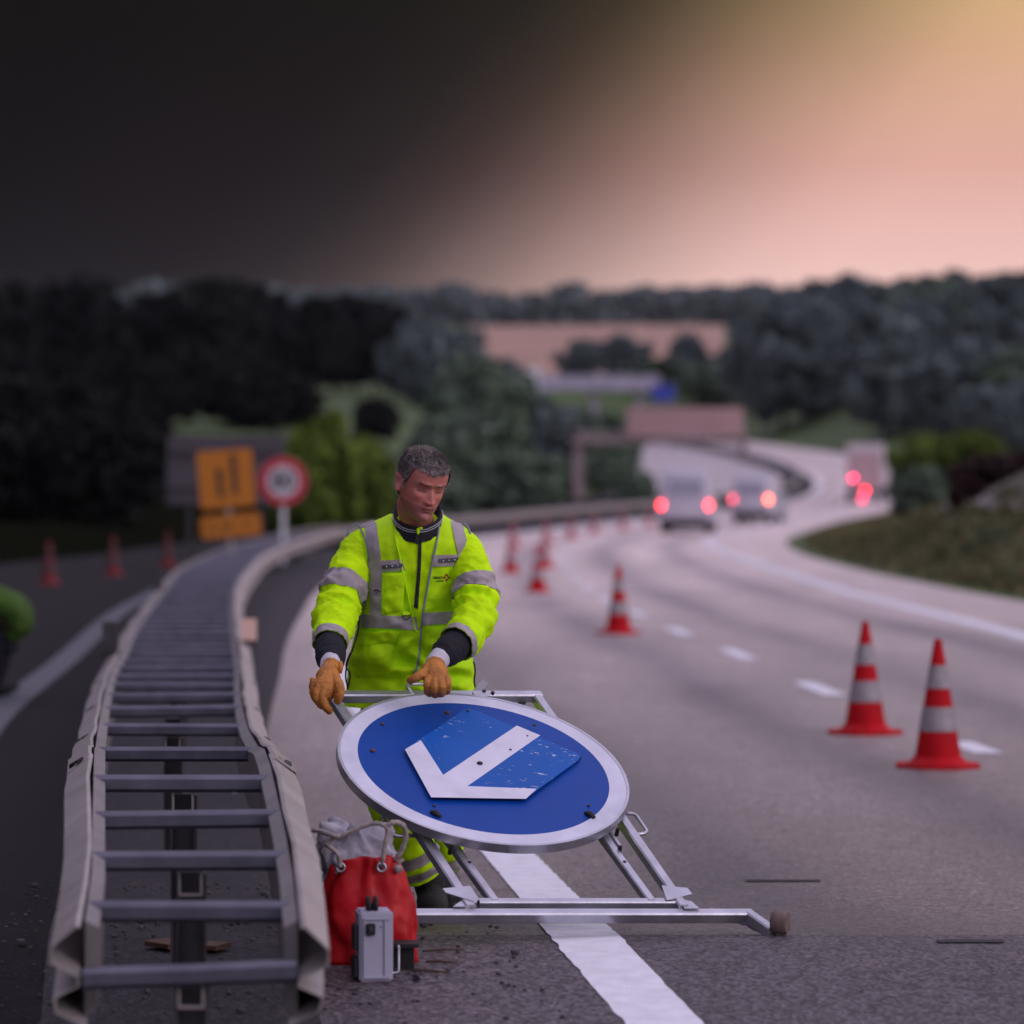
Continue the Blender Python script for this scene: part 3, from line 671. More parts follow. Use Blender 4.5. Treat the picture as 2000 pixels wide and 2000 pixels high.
# ---------------------------------------------------------------- vehicles
M['van_paint'] = mat('van_paint', (.50, .48, .58), .35, .1)
M['truck_paint'] = mat('truck_paint', (.62, .56, .60), .5)
M['truck_door'] = mat('truck_door', (.50, .34, .38), .5)
M['glass'] = mat('glass', (.26, .25, .33), .15, spec=.9)
M['brake'] = mat('brake', (.6, .02, .02), .3, emit=(1, .05, .065), estr=11)
M['brake_dim'] = mat('brake_dim', (.6, .02, .05), .3, emit=(1, .09, .15), estr=5.5)
M['brake_amber'] = mat('brake_amber', (.6, .1, .02), .3, emit=(1, .15, .07), estr=13)
M['truck_lamp'] = mat('truck_lamp', (.6, .01, .03), .3, emit=(1, .012, .04), estr=22)
M['plate'] = mat('number_plate', (.7, .7, .68), .5)
def prof_body(L_, W_, pts, m, name, par, loc, bev=.09, taper=.12):
    """side profile (y,z) swept across the width with tumblehome; tail at y=0, nose at y=L_"""
    b = MB(); n = len(pts); H_ = max(p[1] for p in pts); vs = []
    secs = [(-1, bev), (-1+bev/W_*1.2, bev*.25), (-1+bev/W_*3, 0), (1-bev/W_*3, 0), (1-bev/W_*1.2, bev*.25), (1, bev)]
    cy = sum(p[0] for p in pts)/n; cz = sum(p[1] for p in pts)/n
    for sx, ins in secs:
        for y, z in pts:
            k = 1-taper*max(0, (z-H_*.5)/(H_*.5)); dy = -ins if y > cy else ins; dz = -ins if z > cz else ins*.3
            vs.append((sx*W_/2*k, y+dy, z+dz))
    fs = [(i*n+k, (i+1)*n+k, (i+1)*n+(k+1) % n, i*n+(k+1) % n) for i in range(len(secs)-1) for k in range(n)]
    fs += [tuple(range(n)), tuple(range((len(secs)-1)*n+n-1, (len(secs)-1)*n-1, -1))]
    b.add(vs, fs); o_ = fixn(b.build(name, m, par, smooth='auto')); return o_
def wheels(par, W_, ys_, r):
    for y in ys_:
        for sx in (-1, 1):
            Rm = Matrix.Rotation(PI/2, 3, 'Y')
            b = MB(); b.lathe([(r*.62, -.11), (r*.96, -.11), (r, -.07), (r, .07), (r*.96, .11), (r*.62, .11)], (sx*(W_/2-.13), y, r), 24, Rm); w = b.build('wheel', M['rubber'], par, smooth='auto')
            b = MB(); b.lathe([(.02, -.1), (r*.6, -.1), (r*.62, .0), (r*.6, .1), (.02, .1)], (sx*(W_/2-.13), y, r), 16, Rm); b.build('rim', M['alu'], w, smooth='auto')
def van(name, lab, px, pyb, Wd, H_, lampm, rot):
    g = empty(name, (0, 0, 0), lab, 'van')
    Lg = 4.9
    prof_body(Lg, Wd, [(0, .35), (0, 1.0), (.10, H_*.72), (.22, H_-.08), (.5, H_), (3.1, H_), (3.5, H_-.12), (4.15, 1.15), (4.8, .95), (4.9, .6), (4.85, .32)], M['van_paint'], 'body', g, None)
    b = MB(); b.prism([(-Wd*.36, .045, H_*.60), (Wd*.36, .045, H_*.60), (Wd*.32, .17, H_*.86), (-Wd*.32, .17, H_*.86)], (0, -.02, 0)); fixn(b.build('rear_window', M['glass'], g))
    b = MB(); b.box((0, -.02, .42), (Wd*.96, .16, .2)); b.build('bumper', M['rubber'], g)
    b = MB(); b.box((0, -.012, .82), (.52, .02, .11)); b.build('number_plate', M['plate'], g)
    b = MB(); b.box((0, 2.4, .30), (Wd*.86, 4.3, .2)); b.build('underbody', M['dark'], g)
    for sx in (-1, 1):
        b = MB(); b.box((sx*Wd*.455, .0, 1.02), (.13, .06, .22)); b.build('tail_lamp', lampm[0 if sx < 0 else 1], g)
        b = MB(); b.ball((sx*(Wd/2+.1), 3.3, 1.3), .12, sc=(.9, .6, 1)); b.build('mirror', M['rubber'], g, smooth=True)
    wheels(g, Wd, (.9, 3.9), .33)
    p = G(px, pyb); g.location = p; g.rotation_euler.z = rot; g.location.z = gz(p.y+1)+.01
    return g
van('near_van', 'grey van with both red tail lights lit, nearest vehicle on the road', 1338, 1043, 1.86, 2.25, (M['brake'], M['brake']), -.10)
van('far_van', 'smaller grey van right of the nearest one with one orange tail light', 1466, 1024, 1.62, 1.95, (M['brake_dim'], M['brake_amber']), -.22)
g = empty('truck', (0, 0, 0), 'tall pale box truck with red tail lights behind the right bank', 'truck')
b = MB(); b.box((0, 4.2, 2.15), (2.5, 8.0, 2.55)); b.build('box_body', M['truck_paint'], g)
for sx in (-1, 1):
    b = MB(); b.box((sx*.61, .185, 1.95), (1.16, .03, 2.0)); b.build('rear_door', M['truck_door'], g)
b = MB(); b.box((0, 4.5, .72), (.9, 8.6, .25)); b.box((0, .25, .55), (2.4, .12, .14)); b.build('chassis', M['dark'], g)
b = MB(); b.box((0, 9.4, 1.7), (2.35, 1.8, 2.2)); b.build('cab', M['truck_paint'], g)
for x, z in ((-.8, 1.35), (.05, .62), (-.15, .15)):
    b = MB(); b.box((x, .1, z+.1), (.20, .06, .2)); b.build('tail_lamp', M['truck_lamp'] if x > 0 else mat('truck_lamp_dim', (.5, .01, .05), .3, emit=(1, .03, .15), estr=12), g)
wheels(g, 2.5, (1.6, 2.7, 9.2), .48)
DT = 205; p = P(1688, 985, DT); g.location = (p.x, DT, gz(DT)+.01); g.rotation_euler.z = -.12; g.scale = (.76, .8, .94)
# ---------------------------------------------------------------- the folded sign on its frame
FC = P(940, 1522, 12.87)
FU = Vector((.916, .401, 0)).normalized(); FV = Vector((.360, -.823, -.442)).normalized()
FN = FU.cross(FV).normalized()
if FN.z < 0: FN = -FN
def PL(px, py, h=0.0):
    d = Vector(((px-CX)/F, 1, -(py-Y0)/F)); o = Vector((0, 0, HC)); q = FC+FN*h
    return o+d*((q-o).dot(FN)/d.dot(FN))
M['sign_blue'] = bpy.data.materials.new('sign_blue')
def scratched(m, base, chips, amount=.035, rough=.5, scale=30):
    m.use_nodes = True; t = m.node_tree; b = t.nodes['Principled BSDF']; co = N('ShaderNodeTexCoord', t)
    nz = N('ShaderNodeTexNoise', t); nz.inputs['Scale'].default_value = 5; nz.inputs['Detail'].default_value = 4; L(co.outputs['Object'], nz.inputs['Vector'], t)
    body = ramp(nz.outputs[0], [(.3, tuple(c*.86 for c in base)), (.7, base)], t)
    mp = N('ShaderNodeMapping', t); mp.inputs['Scale'].default_value = (1.0, 3.2, 2.2); mp.inputs['Rotation'].default_value = (.2, .1, .5); L(co.outputs['Object'], mp.inputs[0], t)
    n1 = N('ShaderNodeTexNoise', t); n1.inputs['Scale'].default_value = scale; n1.inputs['Detail'].default_value = 5; n1.inputs['Distortion'].default_value = .8; L(mp.outputs[0], n1.inputs['Vector'], t)
    n2 = N('ShaderNodeTexNoise', t); n2.inputs['Scale'].default_value = 4.6; n2.inputs['Detail'].default_value = 2; L(co.outputs['Object'], n2.inputs['Vector'], t)
    f = mth('GREATER_THAN', mth('ADD', n1.outputs[0], mth('MULTIPLY', n2.outputs[0], .32, tree=t), tree=t), .875-amount, tree=t)
    L(mixc(f, body, chips, t), b.inputs['Base Color'], t); b.inputs['Roughness'].default_value = rough; b.inputs['Specular IOR Level'].default_value = .22
    return m
scratched(M['sign_blue'], (.001, .055, .34), (.001, .05, .30), -.2)
M['plate_blue'] = scratched(bpy.data.materials.new('plate_blue'), (.001, .095, .44), (.45, .5, .65), .048)
M['sign_ring'] = mat('sign_ring', (.62, .62, .76), .45, var=.12, scale=9, bump=.05, bscale=40)
M['arrow_white'] = mat('arrow_white', (.66, .65, .78), .45, var=.08, scale=12)
sg = empty('direction_sign', PL(1120, 1790), 'large round blue keep-left arrow sign lying tilted on its metal frame, held by the worker', 'sign')
RS = .497
def disc(r0, h0, h1, name, m, n=96, hole=None, cx=0, cy=0, sm=False):
    b = MB(); c = FC+FN*0
    P0 = lambda r, a, h: FC+FU*(cx+r*math.cos(a))+FV*(cy+r*math.sin(a))+FN*h
    vs = [P0(r0, 2*PI*k/n, h0) for k in range(n)]+[P0(r0, 2*PI*k/n, h1) for k in range(n)]
    if hole:
        vs += [P0(hole, 2*PI*k/n, h0) for k in range(n)]+[P0(hole, 2*PI*k/n, h1) for k in range(n)]
        fs = []
        for k in range(n):
            j = (k+1) % n; fs += [(k, j, n+j, n+k), (n+k, n+j, 3*n+j, 3*n+k), (3*n+k, 3*n+j, 2*n+j, 2*n+k), (2*n+k, 2*n+j, j, k)]
    else: fs = [tuple(range(n)), tuple(range(2*n-1, n-1, -1))]+[(k, (k+1) % n, n+(k+1) % n, n+k) for k in range(n)]
    b.add(vs, fs); return fixn(b.build(name, m, sg))
disc(RS, .022, .046, 'sign_disc', M['alu'])
disc(RS+.006, .018, .050, 'rim', M['alu'], hole=RS-.004)
disc(RS-.004, .047, .0486, 'white_ring', M['sign_ring'], hole=RS*.872)
disc(RS*.873, .0465, .0482, 'blue_face', M['sign_blue'])
def face(pxs, h, th, name, m, par=sg):
    b = MB(); b.prism([PL(x, y, h) for x, y in pxs], FN*th); return fixn(b.build(name, m, par))
def rc(pts, i, r):  # round a corner of a pixel polygon
    a, b, c = (Vector((*pts[(i+k) % len(pts)], 0)) for k in (-1, 0, 1)); u = (a-b).normalized()*r; v = (c-b).normalized()*r; out = []
    for k in range(7): t = k/6; p = (b+u)*(1-t)**2+b*2*t*(1-t)+(b+v)*t*t; out.append((p.x, p.y))
    return out
pl = [(791, 1464), (842, 1557.5), (1027, 1560.5), (1140, 1478), (913, 1383)]
poly = pl[:3]+rc(pl, 3, 16)+rc(pl, 4, 12)
face(poly, .058, .004, 'arrow_plate', M['plate_blue'])
face([(791, 1464), (842, 1557.5), (1027, 1560.5), (1048, 1541), (912.5, 1535.8), (1055, 1436.5), (1009.5, 1417.5), (865.5, 1514), (822, 1446)], .0623, .001, 'arrow', M['arrow_white'])
for px, py, r in ((747, 1414, .007), (728, 1466, .010), (848, 1573, .006), (1150, 1573, .006), (1044, 1416, .007), (937, 1491, .011), (938, 1490, .005), (997, 1464, .005), (1030, 1437, .004), (873, 1392, .010), (1128, 1479, .013), (914, 1388, .006)):
    b = MB(); b.ball(PL(px, py, .051 if not 850 < px < 1100 or py > 1565 else .064), r, 10, (1, 1, .7)); b.build('bolt', M['rust'] if r < .0105 else M['dark'], sg, smooth=True)
for px, py in ((851, 1591), (1152, 1593)):
    b = MB(); a = PL(px-9, py-5, .05); c = PL(px+9, py+5, .05); b.tube([a, (a+c)/2+FN*.006, c], [.007, .012, .007], 8); b.build('clip', M['dark'], sg, smooth=True)
b = MB(); b.bar(PL(1024, 1640, .047), PL(1024, 1649, .03), .004, .012); b.build('rim_joint', M['dark'], sg)
def tubebar(pxa, pxb, h, name, w=.036, hh=.036, m='alu', ha=None):
    b = MB(); b.bar(PL(*pxa, h), PL(*pxb, h if ha is None else ha), w, hh, up=FN); o_ = b.build(name, M[m], sg, smooth='auto'); return o_
tubebar((640, 1361), (1056, 1361), -.018, 'top_bar')
tubebar((652, 1368), (918, 1776), -.020, 'upright')
tubebar((1048, 1364), (1334, 1776), -.020, 'upright')
tubebar((846, 1600), (966, 1764), -.020, 'inner_leg', .030, .030)
tubebar((1150, 1598), (1272, 1764), -.020, 'inner_leg', .030, .030)
tubebar((700, 1404), (1036, 1404), -.055, 'cross_brace', .030, .03)
tubebar((934, 1765), (1322, 1765), -.022, 'lower_bar', .028, .030)
# foot bar with its bent end and roller
fb0, fb1 = PL(776, 1789, -.035), PL(1468, 1789, -.035)
b = MB(); b.bar(fb0, fb1, .036, .040, up=FN); b.build('foot_bar', M['alu'], sg, smooth='auto')
d_ = fb1; e0 = fb1+Vector((-.012, -.003, 0)); e1 = P(1508, 1822, fb1.y-.12)
b = MB(); b.bar(e0, e1, .036, .040); b.build('bent_foot', M['alu'], sg, smooth='auto')
b = MB(); q0 = P(1440, 1803, fb1.y-.004); q1 = P(1483, 1822, fb1.y-.05); b.prism([q0, q1, P(1490, 1806, fb1.y-.03)], (0, .008, 0)); fixn(b.build('gusset', M['alu'], sg))
gy = gz(e1.y)+.008; rw = .040
wc = Vector(((1524-CX)/F*e1.y, e1.y+.005, gy+rw))
b = MB(); b.lathe([(.008, -.026), (rw*.86, -.026), (rw, -.016), (rw, .016), (rw*.86, .026), (.008, .026)], wc, 28, Matrix.Rotation(math.radians(-20), 3, 'Z')@Matrix.Rotation(PI/2, 3, 'Y')); b.build('roller', mat('roller', (.16, .11, .10), .8, var=.35, scale=25), sg, smooth='auto')
b = MB(); b.tube([e1, wc], .008, 8); b.build('axle', M['rust'], sg)
lw = Vector((fb0.x-.02, fb0.y-.10, gz(fb0.y-.1)+rw+.008))
b = MB(); b.bar(fb0, lw+Vector((.02, 0, 0)), .036, .040); b.build('bent_foot', M['alu'], sg, smooth='auto')
b = MB(); b.lathe([(.008, -.026), (rw*.86, -.026), (rw, -.016), (rw, .016), (rw*.86, .026), (.008, .026)], lw-Vector((.03, 0, 0)), 28, Matrix.Rotation(PI/2, 3, 'Y')); b.build('roller', M['rubber'], sg, smooth='auto')
# gusset plates at the feet, struts, pins, U handles
face([(864, 1737), (918, 1732), (935, 1757), (930, 1764), (870, 1745)], -.004, .004, 'foot_plate', M['alu'])
face([(1292, 1731), (1342, 1736), (1352, 1748), (1302, 1760)], -.004, .004, 'foot_plate', M['alu'])
face([(1330, 1758), (1350, 1762), (1366, 1776), (1336, 1776)], -.012, .004, 'foot_plate', M['alu'])
face([(885, 1772), (905, 1758), (925, 1772)], -.012, .004, 'foot_plate', M['alu'])
tubebar((872, 1622), (884, 1658), -.012, 'strut', .014, .014)
tubebar((1180, 1612), (1212, 1655), -.012, 'strut', .012, .012)
for px, py in ((880, 1658), (1211, 1656), (1206, 1622), (962, 1355), (945, 1352)):
    b = MB(); c = PL(px, py, 0); b.tube([c-FN*.02, c+FN*.008], .007, 8); b.build('pin', M['dark'], sg)
for px, py in ((917, 1684), (1220, 1683), (1187, 1657)):
    b = MB(); c = PL(px, py, -.0045); b.tube([c, c+FN*.0015], .006, 10); b.build('hole', M['dark'], sg)
def rod(pts, h, name, r=.0068):
    q = [PL(*p, h) for p in pts]; out = []
    for i, p in enumerate(q):
        if 0 < i < len(q)-1:
            a = (q[i-1]-p).normalized()*.016; c = (q[i+1]-p).normalized()*.016
            out += [p+a, p+a*.35+c*.35, p+c]
        else: out.append(p)
    b = MB(); b.tube(out, r, 9); b.build(name, M['alu'], sg, smooth=True)
rod([(1212, 1589), (1240, 1589), (1266, 1627), (1232, 1632)], -.02, 'handle')
rod([(785, 1588), (744, 1590), (768, 1633), (815, 1632)], -.02, 'handle')
rod([(806, 1358), (792, 1336), (868, 1336), (880, 1358)], -.005, 'grab_handle')
face([(1008, 1356), (1022, 1356), (1027, 1374), (1020, 1382), (1012, 1374)], -.034, .006, 'hook', M['dark'])
b = MB(); c = PL(935, 1340, 0); b.bar(c+Vector((-.012, 0, -.03)), c+Vector((.022, .01, .018)), .03, .006, up=(0, 1, .3)); b.build('latch_plate', M['alu'], sg)
b = MB(); b.bar(c+Vector((-.03, 0, -.032)), c+Vector((.012, .01, -.012)), .02, .006, up=(0, 1, .3)); b.build('latch_base', M['rust'], sg)
b = MB(); b.bar(PL(925, 1356, .002), PL(957, 1356, .002), .03, .004, up=FN); b.build('joint_plate', M['alu'], sg)
# ---------------------------------------------------------------- red bag, lamp box and bits beside the rail
M['bag_red'] = mat('bag_red', (.42, .003, .008), .48, spec=.3, var=.22, scale=10, bump=.15, bscale=30)
M['canvas'] = mat('canvas', (.46, .44, .52), .8, col2=(.22, .20, .24), scale=14, bump=.4, bscale=45)
M['rope'] = mat('rope', (.33, .28, .27), .9, var=.3, scale=60, bump=.5, bscale=200)
M['box_grey'] = mat('box_grey', (.42, .41, .53), .55, var=.06, scale=8)
DB_ = 11.78; sB = F/DB_; gB = gz(DB_)+.006
def loft(rings, name, m, par, cap=True, smooth=True):
    n = len(rings[0]); vs = [p for r in rings for p in r]
    fs = [(i*n+k, i*n+(k+1) % n, (i+1)*n+(k+1) % n, (i+1)*n+k) for i in range(len(rings)-1) for k in range(n)]
    if cap: fs += [tuple(range(n-1, -1, -1)), tuple(range((len(rings)-1)*n, len(rings)*n))]
    b = MB(); b.add(vs, fs); return b.build(name, m, par, smooth=smooth)
bag = empty('red_bag', (P(715, 1880, DB_).x, DB_, gB), 'soft red sack with a grubby canvas lining and rope handles beside the guardrail end', 'bag')
def sack(z0, z1, cx0, cx1, w0, w1, d0, d1, amp, nrid, seed, nr=34, n=96, top_wave=0.0, yoff=0.0):
    rings = []
    for i in range(nr+1):
        t = i/nr; z = z0+(z1-z0)*t; cx = cx0+(cx1-cx0)*t; w = w0+(w1-w0)*t; d = d0+(d1-d0)*t
        bulge = 1+.10*math.sin(PI*min(1, t*1.15))
        r = []
        for k in range(n):
            a = 2*PI*k/n; ca, sa = math.cos(a), math.sin(a)
            q = (abs(ca)**3.2+abs(sa)**3.2)**(-1/3.2)
            f = 1+amp*(.25+.75*t)*math.sin(nrid*a+2.2*noise.noise(Vector((ca*1.5, sa*1.5, t*2+seed)))*2)+amp*1.6*noise.noise(Vector((ca*2.2+seed, sa*2.2, t*3.5)))+amp*.6*noise.noise(Vector((ca*6+seed, sa*6, t*9)))
            zz = z+top_wave*t*noise.noise(Vector((ca*1.8, sa*1.8, seed)))-(.006 if i == 0 else 0)
            r.append(Vector((cx+w*bulge*q*ca*f, DB_+yoff+d*bulge*q*sa*f, zz)))
        rings.append(r)
    return rings
X_ = lambda px, D=DB_: (px-CX)/F*D
rg = sack(gB, gB+.325, X_(722), X_(712), .145, .108, .10, .072, .07, 9, 1.3, top_wave=.02)
inner = [[p*1.0 for p in rg[-1]]]; cxm = sum((p for p in rg[-1]), Vector())/len(rg[-1])
rg2 = rg+[[cxm+(p-cxm)*.94 for p in rg[-1]], [cxm+(p-cxm)*.90-Vector((0, 0, .05)) for p in rg[-1]]]
loft(rg2, 'sack', M['bag_red'], bag)
rl = sack(gB+.25, gB+.405, X_(700), X_(690), .10, .105, .062, .045, .14, 7, 5.1, nr=22, top_wave=.10)
top = sum((p for p in rl[-1]), Vector())/len(rl[-1])
loft(rl+[[top+(p-top)*.6+Vector((0, 0, .006)) for p in rl[-1]], [top+(p-top)*.1+Vector((0, 0, -.01)) for p in rl[-1]]], 'canvas_lining', M['canvas'], bag)
def ropeline(pts, name, r=.0075, D=DB_-.09):
    q = [P(x, y, D+(dd[0] if dd else 0)) for x, y, *dd in pts]
    out = []
    for i in range(len(q)-1):
        a, b_, c, d = q[max(i-1, 0)], q[i], q[i+1], q[min(i+2, len(q)-1)]
        for k in range(6):
            t = k/6; out.append(.5*((2*b_)+(c-a)*t+(2*a-5*b_+4*c-d)*t*t+(3*b_-a-3*c+d)*t**3))
    out.append(q[-1]); b = MB(); b.tube(out, [r*(1+.12*math.sin(k*1.7)) for k in range(len(out))], 8); b.build(name, M['rope'], bag, smooth=True)
ropeline([(600, 1623, .05), (620, 1622, .03), (650, 1632, 0), (663, 1634, 0)], 'rope_handle')
ropeline([(664, 1694, 0), (661, 1670, 0), (645, 1655, 0), (637, 1648, .02), (655, 1636, .02), (690, 1622, .02), (725, 1609, .01), (748, 1611, 0), (757, 1622, 0), (752, 1650, 0), (748, 1676, 0), (745, 1695, .02)], 'rope_handle')
ropeline([(757, 1612, 0), (770, 1606, 0), (787, 1612, .02), (793, 1632, .03), (786, 1658, .04), (772, 1680, .05)], 'rope_handle', .0085)
for px, py in ((665, 1694), (745, 1694)):
    b = MB(); c = P(px, py, DB_-.085); 
    pts = [c+Vector((.013*math.cos(2*PI*k/16), 0, .013*math.sin(2*PI*k/16))) for k in range(17)]; b.tube(pts, .004, 6, cap=False); b.build('eyelet', M['alu'], bag, smooth=True)
b = MB(); b.ball(P(778, 1697, DB_-.07), .014, 12); b.tube([P(778, 1695, DB_-.07), P(780, 1684, DB_-.07), P(788, 1678, DB_-.07)], .006, 7); b.build('knot', M['rope'], bag, smooth=True)
# grey battery box
DX = depth(1922); gX = gz(DX)+.006; Rb = Matrix.Rotation(math.radians(9), 3, 'Z'); cb = Vector((X_(729, DX), DX+.06, gX))
bx = empty('battery_box', cb, 'small grey battery box with black handle and switch in front of the red bag', 'battery box')
hb = .212; wb = .103; db = .12
def bbx(c, s_, nm, m, bev=.004):
    bmx = bmesh.new(); bmesh.ops.create_cube(bmx, size=1)
    for v in bmx.verts: v.co = Vector((v.co.x*s_[0], v.co.y*s_[1], v.co.z*s_[2]))
    if bev: bmesh.ops.bevel(bmx, geom=bmx.edges[:], offset=bev, segments=2, affect='EDGES')
    me = bpy.data.meshes.new(nm); bmx.to_mesh(me); bmx.free(); me.transform(Rb.to_4x4()); me.transform(Matrix.Translation(Rb@Vector(c))); me.materials.append(m)
    o_ = bpy.data.objects.new(nm, me); C.objects.link(o_); o_.parent = bx; return o_
bbx((0, 0, hb/2), (wb, db, hb), 'case', M['box_grey'], .006)
for c, s_ in (((0, -db/2-.002, hb-.022), (.080, .006, .006)), ((0, -db/2-.002, .014), (.080, .006, .008)), ((-.038, -db/2-.002, hb/2), (.005, .006, hb-.04)), ((.026, -db/2-.002, hb/2), (.005, .006, hb-.04))):
    bbx(c, s_, 'front_frame', M['box_grey'], .0015)
bbx((-.018, -db/2-.006, hb-.052), (.028, .012, .036), 'switch', M['dark'], .003)
bbx((-.018, -db/2-.013, hb-.050), (.012, .008, .016), 'switch_lever', M['post'], .002)
bbx((.014, -db/2-.003, hb-.045), (.006, .004, .003), 'screw', M['dark'], .001)
b = MB()
for dx in (-.020, .002):
    b = MB(); b.lathe([(.004, -.006), (.024, -.006), (.027, 0), (.024, .006), (.004, .006)], Rb@Vector((dx, -.02, hb+.018)), 20, Rb@Matrix.Rotation(PI/2, 3, 'Y'))
    o_ = b.build('handle_disc', M['rubber'], None, smooth='auto'); o_.parent = bx
bbx((-.009, -.02, hb+.012), (.018, .016, .02), 'handle_bridge', M['rubber'], .003)
bbx((-wb/2-.008, -.01, hb*.62), (.014, .08, .075), 'side_clip', M['dark'], .003); bbx((-wb/2-.008, -.005, hb*.2), (.014, .09, .06), 'side_clip', M['dark'], .003)
# black lamp stand on its side, small roller, twigs, planks, litter
ls = empty('lamp_stand', (X_(792, 11.6), 11.6, gz(11.6)), 'folded black lamp stand with a bent wire leg between the bag and the grey box', 'stand')
b = MB(); z1 = HC-(1843-Y0)/F*11.6; b.box((X_(786, 11.6), 11.64, z1-.006), (.10, .10, .012)); b.build('top_plate', M['dark'], ls)
b = MB(); b.box((X_(781, 11.6), 11.66, z1-.055), (.085, .07, .09)); b.build('body', M['rubber'], ls)
b = MB(); b.tube([P(778, 1846, 11.54), P(779, 1850, 11.54), P(779, 1895, 11.54), P(776, 1900, 11.53), P(755, 1901, 11.50)], .0035, 7); b.build('wire_leg', M['alu'], ls, smooth=True)
b = MB(); pts = [Vector((X_(668, 11.8)+.085*math.cos(a), 11.72, gz(11.7)+.012+.078*math.sin(a)*.9)) for a in [PI*k/14 for k in range(15)]]; b.tube(pts, .014, 9); b.build('hoop', M['rubber'], ls, smooth=True)
b = MB(); DR = depth(1918); b.lathe([(.001, -.02), (.009, -.02), (.0105, -.012), (.0105, .012), (.009, .02), (.001, .02)], Vector((X_(813, DR), DR, gz(DR)+.016)), 16, Matrix.Rotation(PI/2, 3, 'X')); tag(b.build('rubber_foot', M['dark'], smooth='auto'), 'tiny black rubber foot lying on the asphalt right of the grey box', 'rubber foot')
twig = mat('twig', (.09, .05, .04), .9)
for (x0, y0, x1, y1), lab in (((825, 1864, 905, 1860), 'thin brown twig on the asphalt, topmost of three near the red bag'), ((832, 1884, 893, 1887), 'thickest brown twig on the asphalt, middle of three near the red bag'), ((800, 1902, 880, 1906), 'thin dark twig on the asphalt, lowest of three near the grey box')):
    a, c = G(x0, y0)+Vector((0, 0, .010)), G(x1, y1)+Vector((0, 0, .010)); b = MB(); b.tube([a, (a+c)/2+Vector((0, .012, .002)), c], [.003, .004, .002], 6); tag(b.build('twig', twig, smooth=True), lab, 'twig', 'twigs by the bag')
for (x0, y0, x1, y1), lab in (((306, 1850, 352, 1858), 'dark plank scrap left of the guardrail post on the median'), ((382, 1856, 436, 1860), 'dark plank scrap right of the guardrail post on the median')):
    a, c = G(x0, y0)+Vector((0, 0, .018)), G(x1, y1)+Vector((0, 0, .018)); b = MB(); b.bar(a, c, .10, .016); tag(b.build('plank', M['rust']), lab, 'plank')
p_ = G(457, 1550)+Vector((0, 0, .03)); b = MB(); b.ball(p_, .022, 10, (.6, .6, 1.3)); tag(b.build('litter', M['white'], smooth=True), 'small white scrap of litter on the median under the crossbars', 'litter')
M['joint'] = mat('joint', (.015, .013, .016), .8)
for x0, x1, y_ in ((1455, 1602, 1723), (1830, 1960, 1842)):
    D = depth(y_); grid_sheet('road_joint', lambda y: [X_(x0, D), X_(x1, D)], [D-.045, D+.03], M['joint'], lambda x, y: gz(y)+.0085, kind='structure')
# grit scattered on the median asphalt
rs = np.random.RandomState(21); b = MB()
for _ in range(700):
    y = rs.uniform(9.5, 15); x = rs.uniform(XL(y)-.3, XW(y)-.25); r = rs.uniform(.003, .010)*(1 if rs.rand() > .06 else 2)
    b.ball((x, y, gz(y)+.008+r*.3), r, 6, (1, rs.uniform(.6, 1.3), .6))
o_ = b.build('grit', mat('grit', (.08, .07, .08), .9, var=.6, scale=3)); tag(o_, 'loose grit and crumbs scattered on the asphalt around the guardrail', 'grit', kind='stuff')
# ---------------------------------------------------------------- the worker
M['hv_fleece'] = mat('hv_fleece', (.58, .98, .003), .85, var=.06, scale=20, bump=.12, bscale=300, spec=.2)
M['hv_vest'] = mat('hv_vest', (.54, .92, .003), .75, var=.07, scale=14, bump=.10, bscale=90, spec=.25)
M['tape'] = mat('tape', (.36, .31, .34), .5, var=.10, scale=16, bump=.12, bscale=40)
M['piping'] = mat('piping', (.24, .26, .34), .6)
M['navy'] = mat('navy', (.008, .008, .016), .85, var=.3, scale=30, bump=.3, bscale=200)
M['glove'] = mat('glove', (.55, .21, .03), .62, col2=(.34, .12, .02), scale=16, bump=.35, bscale=60)
M['glove_cuff'] = mat('glove_cuff', (.55, .53, .60), .8, var=.1, scale=20)
M['zip'] = mat('zip', (.010, .010, .013), .6)
M['hair_dark'] = mat('hair_dark', (.13, .105, .105), .6); M['hair_grey'] = mat('hair_grey', (.42, .37, .37), .6)
def vcolmat(name, rough, bump=.0):
    m = bpy.data.materials.new(name); m.use_nodes = True; t = m.node_tree; b = t.nodes['Principled BSDF']
    a = N('ShaderNodeAttribute', t, attribute_name='tone'); L(a.outputs['Color'], b.inputs['Base Color'], t); b.inputs['Roughness'].default_value = rough
    b.inputs['Subsurface Weight'].default_value = .08; b.inputs['Subsurface Radius'].default_value = (.012, .004, .002); b.inputs['Subsurface Scale'].default_value = .6
    co = N('ShaderNodeTexCoord', t); n2 = N('ShaderNodeTexNoise', t); n2.inputs['Scale'].default_value = 260; L(co.outputs['Object'], n2.inputs['Vector'], t)
    bp = N('ShaderNodeBump', t); bp.inputs['Strength'].default_value = .12; bp.inputs['Distance'].default_value = .003; L(n2.outputs[0], bp.inputs['Height'], t); L(bp.outputs[0], b.inputs['Normal'], t)
    return m
M['skin'] = vcolmat('skin', .5)
V = Vector
def nz(x, y, z=0.0): return noise.noise(V((x, y, z)))
